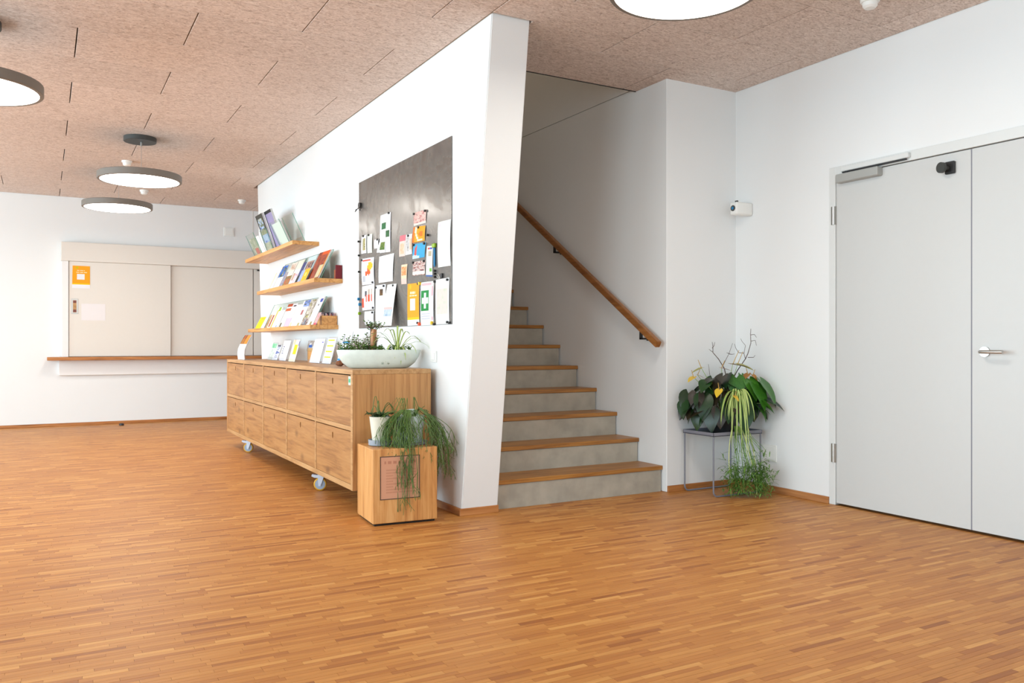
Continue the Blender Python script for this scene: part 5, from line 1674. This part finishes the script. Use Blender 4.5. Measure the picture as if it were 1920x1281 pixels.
# ------------------------------------------------------------------ lamps
def pendant(x, y, z, R, label, light, canopy=True):
    t = thing('pendant_lamp', label, 'pendant lamp', (x, y, z), 0, 'round pendant lamps')
    th = 0.058
    obj('lamp_ring', MB().lathe([(R - 0.022, 0.004), (R - 0.022, 0.0), (R - 0.004, 0.0), (R, 0.004), (R, th - 0.004), (R - 0.004, th), (0.001, th)], (x, y, z), 64), 'lampring', t, smooth=True)
    obj('diffuser', MB().lathe([(0.001, 0.001), (R - 0.0225, 0.001), (R - 0.0225, 0.010), (0.001, 0.010)], (x, y, z), 64), 'lamp', t)
    obj('canopy', MB().lathe([(0.001, H - z - 0.040), (0.128, H - z - 0.040), (0.132, H - z - 0.036), (0.132, H - z - 0.0005), (0.001, H - z - 0.0005)], (x, y, z), 40), 'canopy', t, smooth=True)
    obj('suspension_wire', MB().tube([(x + .01, y, z + th), (x + .01, y, H - 0.04)], 0.0022, 6), 'steel', t)
    obj('cable_grip', MB().tube([(x + .01, y, H - 0.075), (x + .01, y, H - 0.038)], 0.008, 10), 'steel', t, smooth=True)
    d = bpy.data.lights.new('lamp_light', 'AREA')
    d.shape = 'DISK'
    d.size = 2 * R - 0.05
    d.energy = light
    d.color = (1.0, 0.95, 0.88)
    o = bpy.data.objects.new('lamp_light', d)
    COL.objects.link(o)
    o.parent = t
    o.location = (0, 0, -0.004)
    return t


pendant(0.727, 7.84, 2.405, 0.338, 'round pendant lamp hanging second from the back wall', 10)
pendant(0.675, 9.60, 2.415, 0.338, 'round pendant lamp hanging nearest the serving hatch wall', 8)
pendant(-0.335, 5.42, 2.395, 0.338, 'round pendant lamp over the open floor left of the sideboard', 10)
pendant(2.455, 2.80, 2.545, 0.338, 'large round lamp before the slanted partition near the double door', 12)


# added lamp, out of view, that warms and brightens the stairwell
ul = thing('added_landing_lamp', 'added unseen round lamp that brightens the stairwell', 'ceiling lamp', (3.0, 6.6, UP - 0.09))
obj('lamp_ring', MB().lathe([(0.20, 0.0), (0.22, 0.0), (0.22, 0.089), (0.001, 0.089)], (3.0, 6.6, UP - 0.09), 40), 'lampring', ul, smooth=True)
obj('diffuser', MB().lathe([(0.001, 0.002), (0.199, 0.002), (0.199, 0.012), (0.001, 0.012)], (3.0, 6.6, UP - 0.09), 40), 'lamp', ul)
ld = bpy.data.lights.new('lamp_light', 'AREA')
ld.shape = 'DISK'
ld.size = 0.38
ld.energy = 6
ld.color = (1.0, 0.78, 0.55)
lo_ = bpy.data.objects.new('lamp_light', ld)
COL.objects.link(lo_)
lo_.parent = ul
lo_.location = (0, 0, -0.004)

# ------------------------------------------------------------------ small fittings
def detector(x, y, label):
    t = thing('smoke_detector', label, 'smoke detector', (x, y, H), 0, 'ceiling detectors')
    obj('detector_base', MB().lathe([(0.001, -0.020), (0.044, -0.020), (0.048, -0.014), (0.048, -0.0005), (0.001, -0.0005)], (x, y, H), 28), 'whitep', t, smooth=True)
    obj('detector_cap', MB().lathe([(0.001, -0.052), (0.026, -0.050), (0.036, -0.040), (0.038, -0.0205), (0.001, -0.0205)], (x, y, H), 28), 'whitep', t, smooth=True)


detector(0.708, 8.90, 'white ceiling detector above the second pendant lamp')
detector(1.017, 10.50, 'white ceiling detector between the hatch wall and last pendant lamp')
detector(2.142, 10.62, 'white ceiling detector beyond the far end of the partition')
detector(3.72, 2.83, 'white ceiling detector above the double door')

mt = thing('motion_sensor', 'white box sensor with dark lens high in the corner', 'sensor', (XR - 0.07, 4.22, 1.87))
obj('sensor_body', MB().box(XR - 0.155, XR - 0.001, 4.188, 4.255, 1.885, 1.972, 0.012, seg=3), 'whitep', mt, smooth=True)
obj('sensor_lens', MB().disc_x(XR - 0.153, XR - 0.159, 4.222, 1.93, 0.02, 20), 'canopy', mt, smooth=True)
obj('lens_core', MB().disc_x(XR - 0.158, XR - 0.161, 4.222, 1.93, 0.010, 16), 'blue', mt, smooth=True)
obj('sensor_lug', MB().box(XR - 0.13, XR - 0.118, 4.21, 4.23, 1.972, 1.984), 'canopy', mt)


def plate_thing(name, label, cat, b1, b2):
    t = thing(name, label, cat, ((b1[0] + b1[1]) / 2, (b1[2] + b1[3]) / 2, b1[4]))
    obj('cover_plate', MB().box(*b1, 0.002), 'whitep', t)
    obj('rocker', MB().box(*b2, 0.002), 'whitep', t)
    return t


plate_thing('wall_plate', 'square white cover plate high on the back wall', 'wall plate', (2.078, 2.206, YB - 0.014, YB, 2.424, 2.54), (2.092, 2.192, YB - 0.018, YB - 0.014, 2.438, 2.526))
plate_thing('light_switch', 'small white switch on the partition above the sideboard end', 'light switch', (XL - 0.010, XL, 4.68, 4.755, 0.885, 0.955), (XL - 0.014, XL - 0.010, 4.695, 4.74, 0.897, 0.943))
plate_thing('wall_socket', 'white wall socket low beside the plant stand', 'wall socket', (XR - 0.010, XR, 3.973, 4.093, 0.205, 0.318), (XR - 0.013, XR - 0.010, 3.985, 4.081, 0.217, 0.306))
ds = obj('floor_stop', MB().lathe([(0.024, 0.0), (0.028, 0.004), (0.026, 0.02), (0.018, 0.026), (0.001, 0.027)], (0.83, 11.18, 0), 16), 'black', smooth=True)
tag(ds, 'small dark stop on the floor before the back wall', 'floor stop')
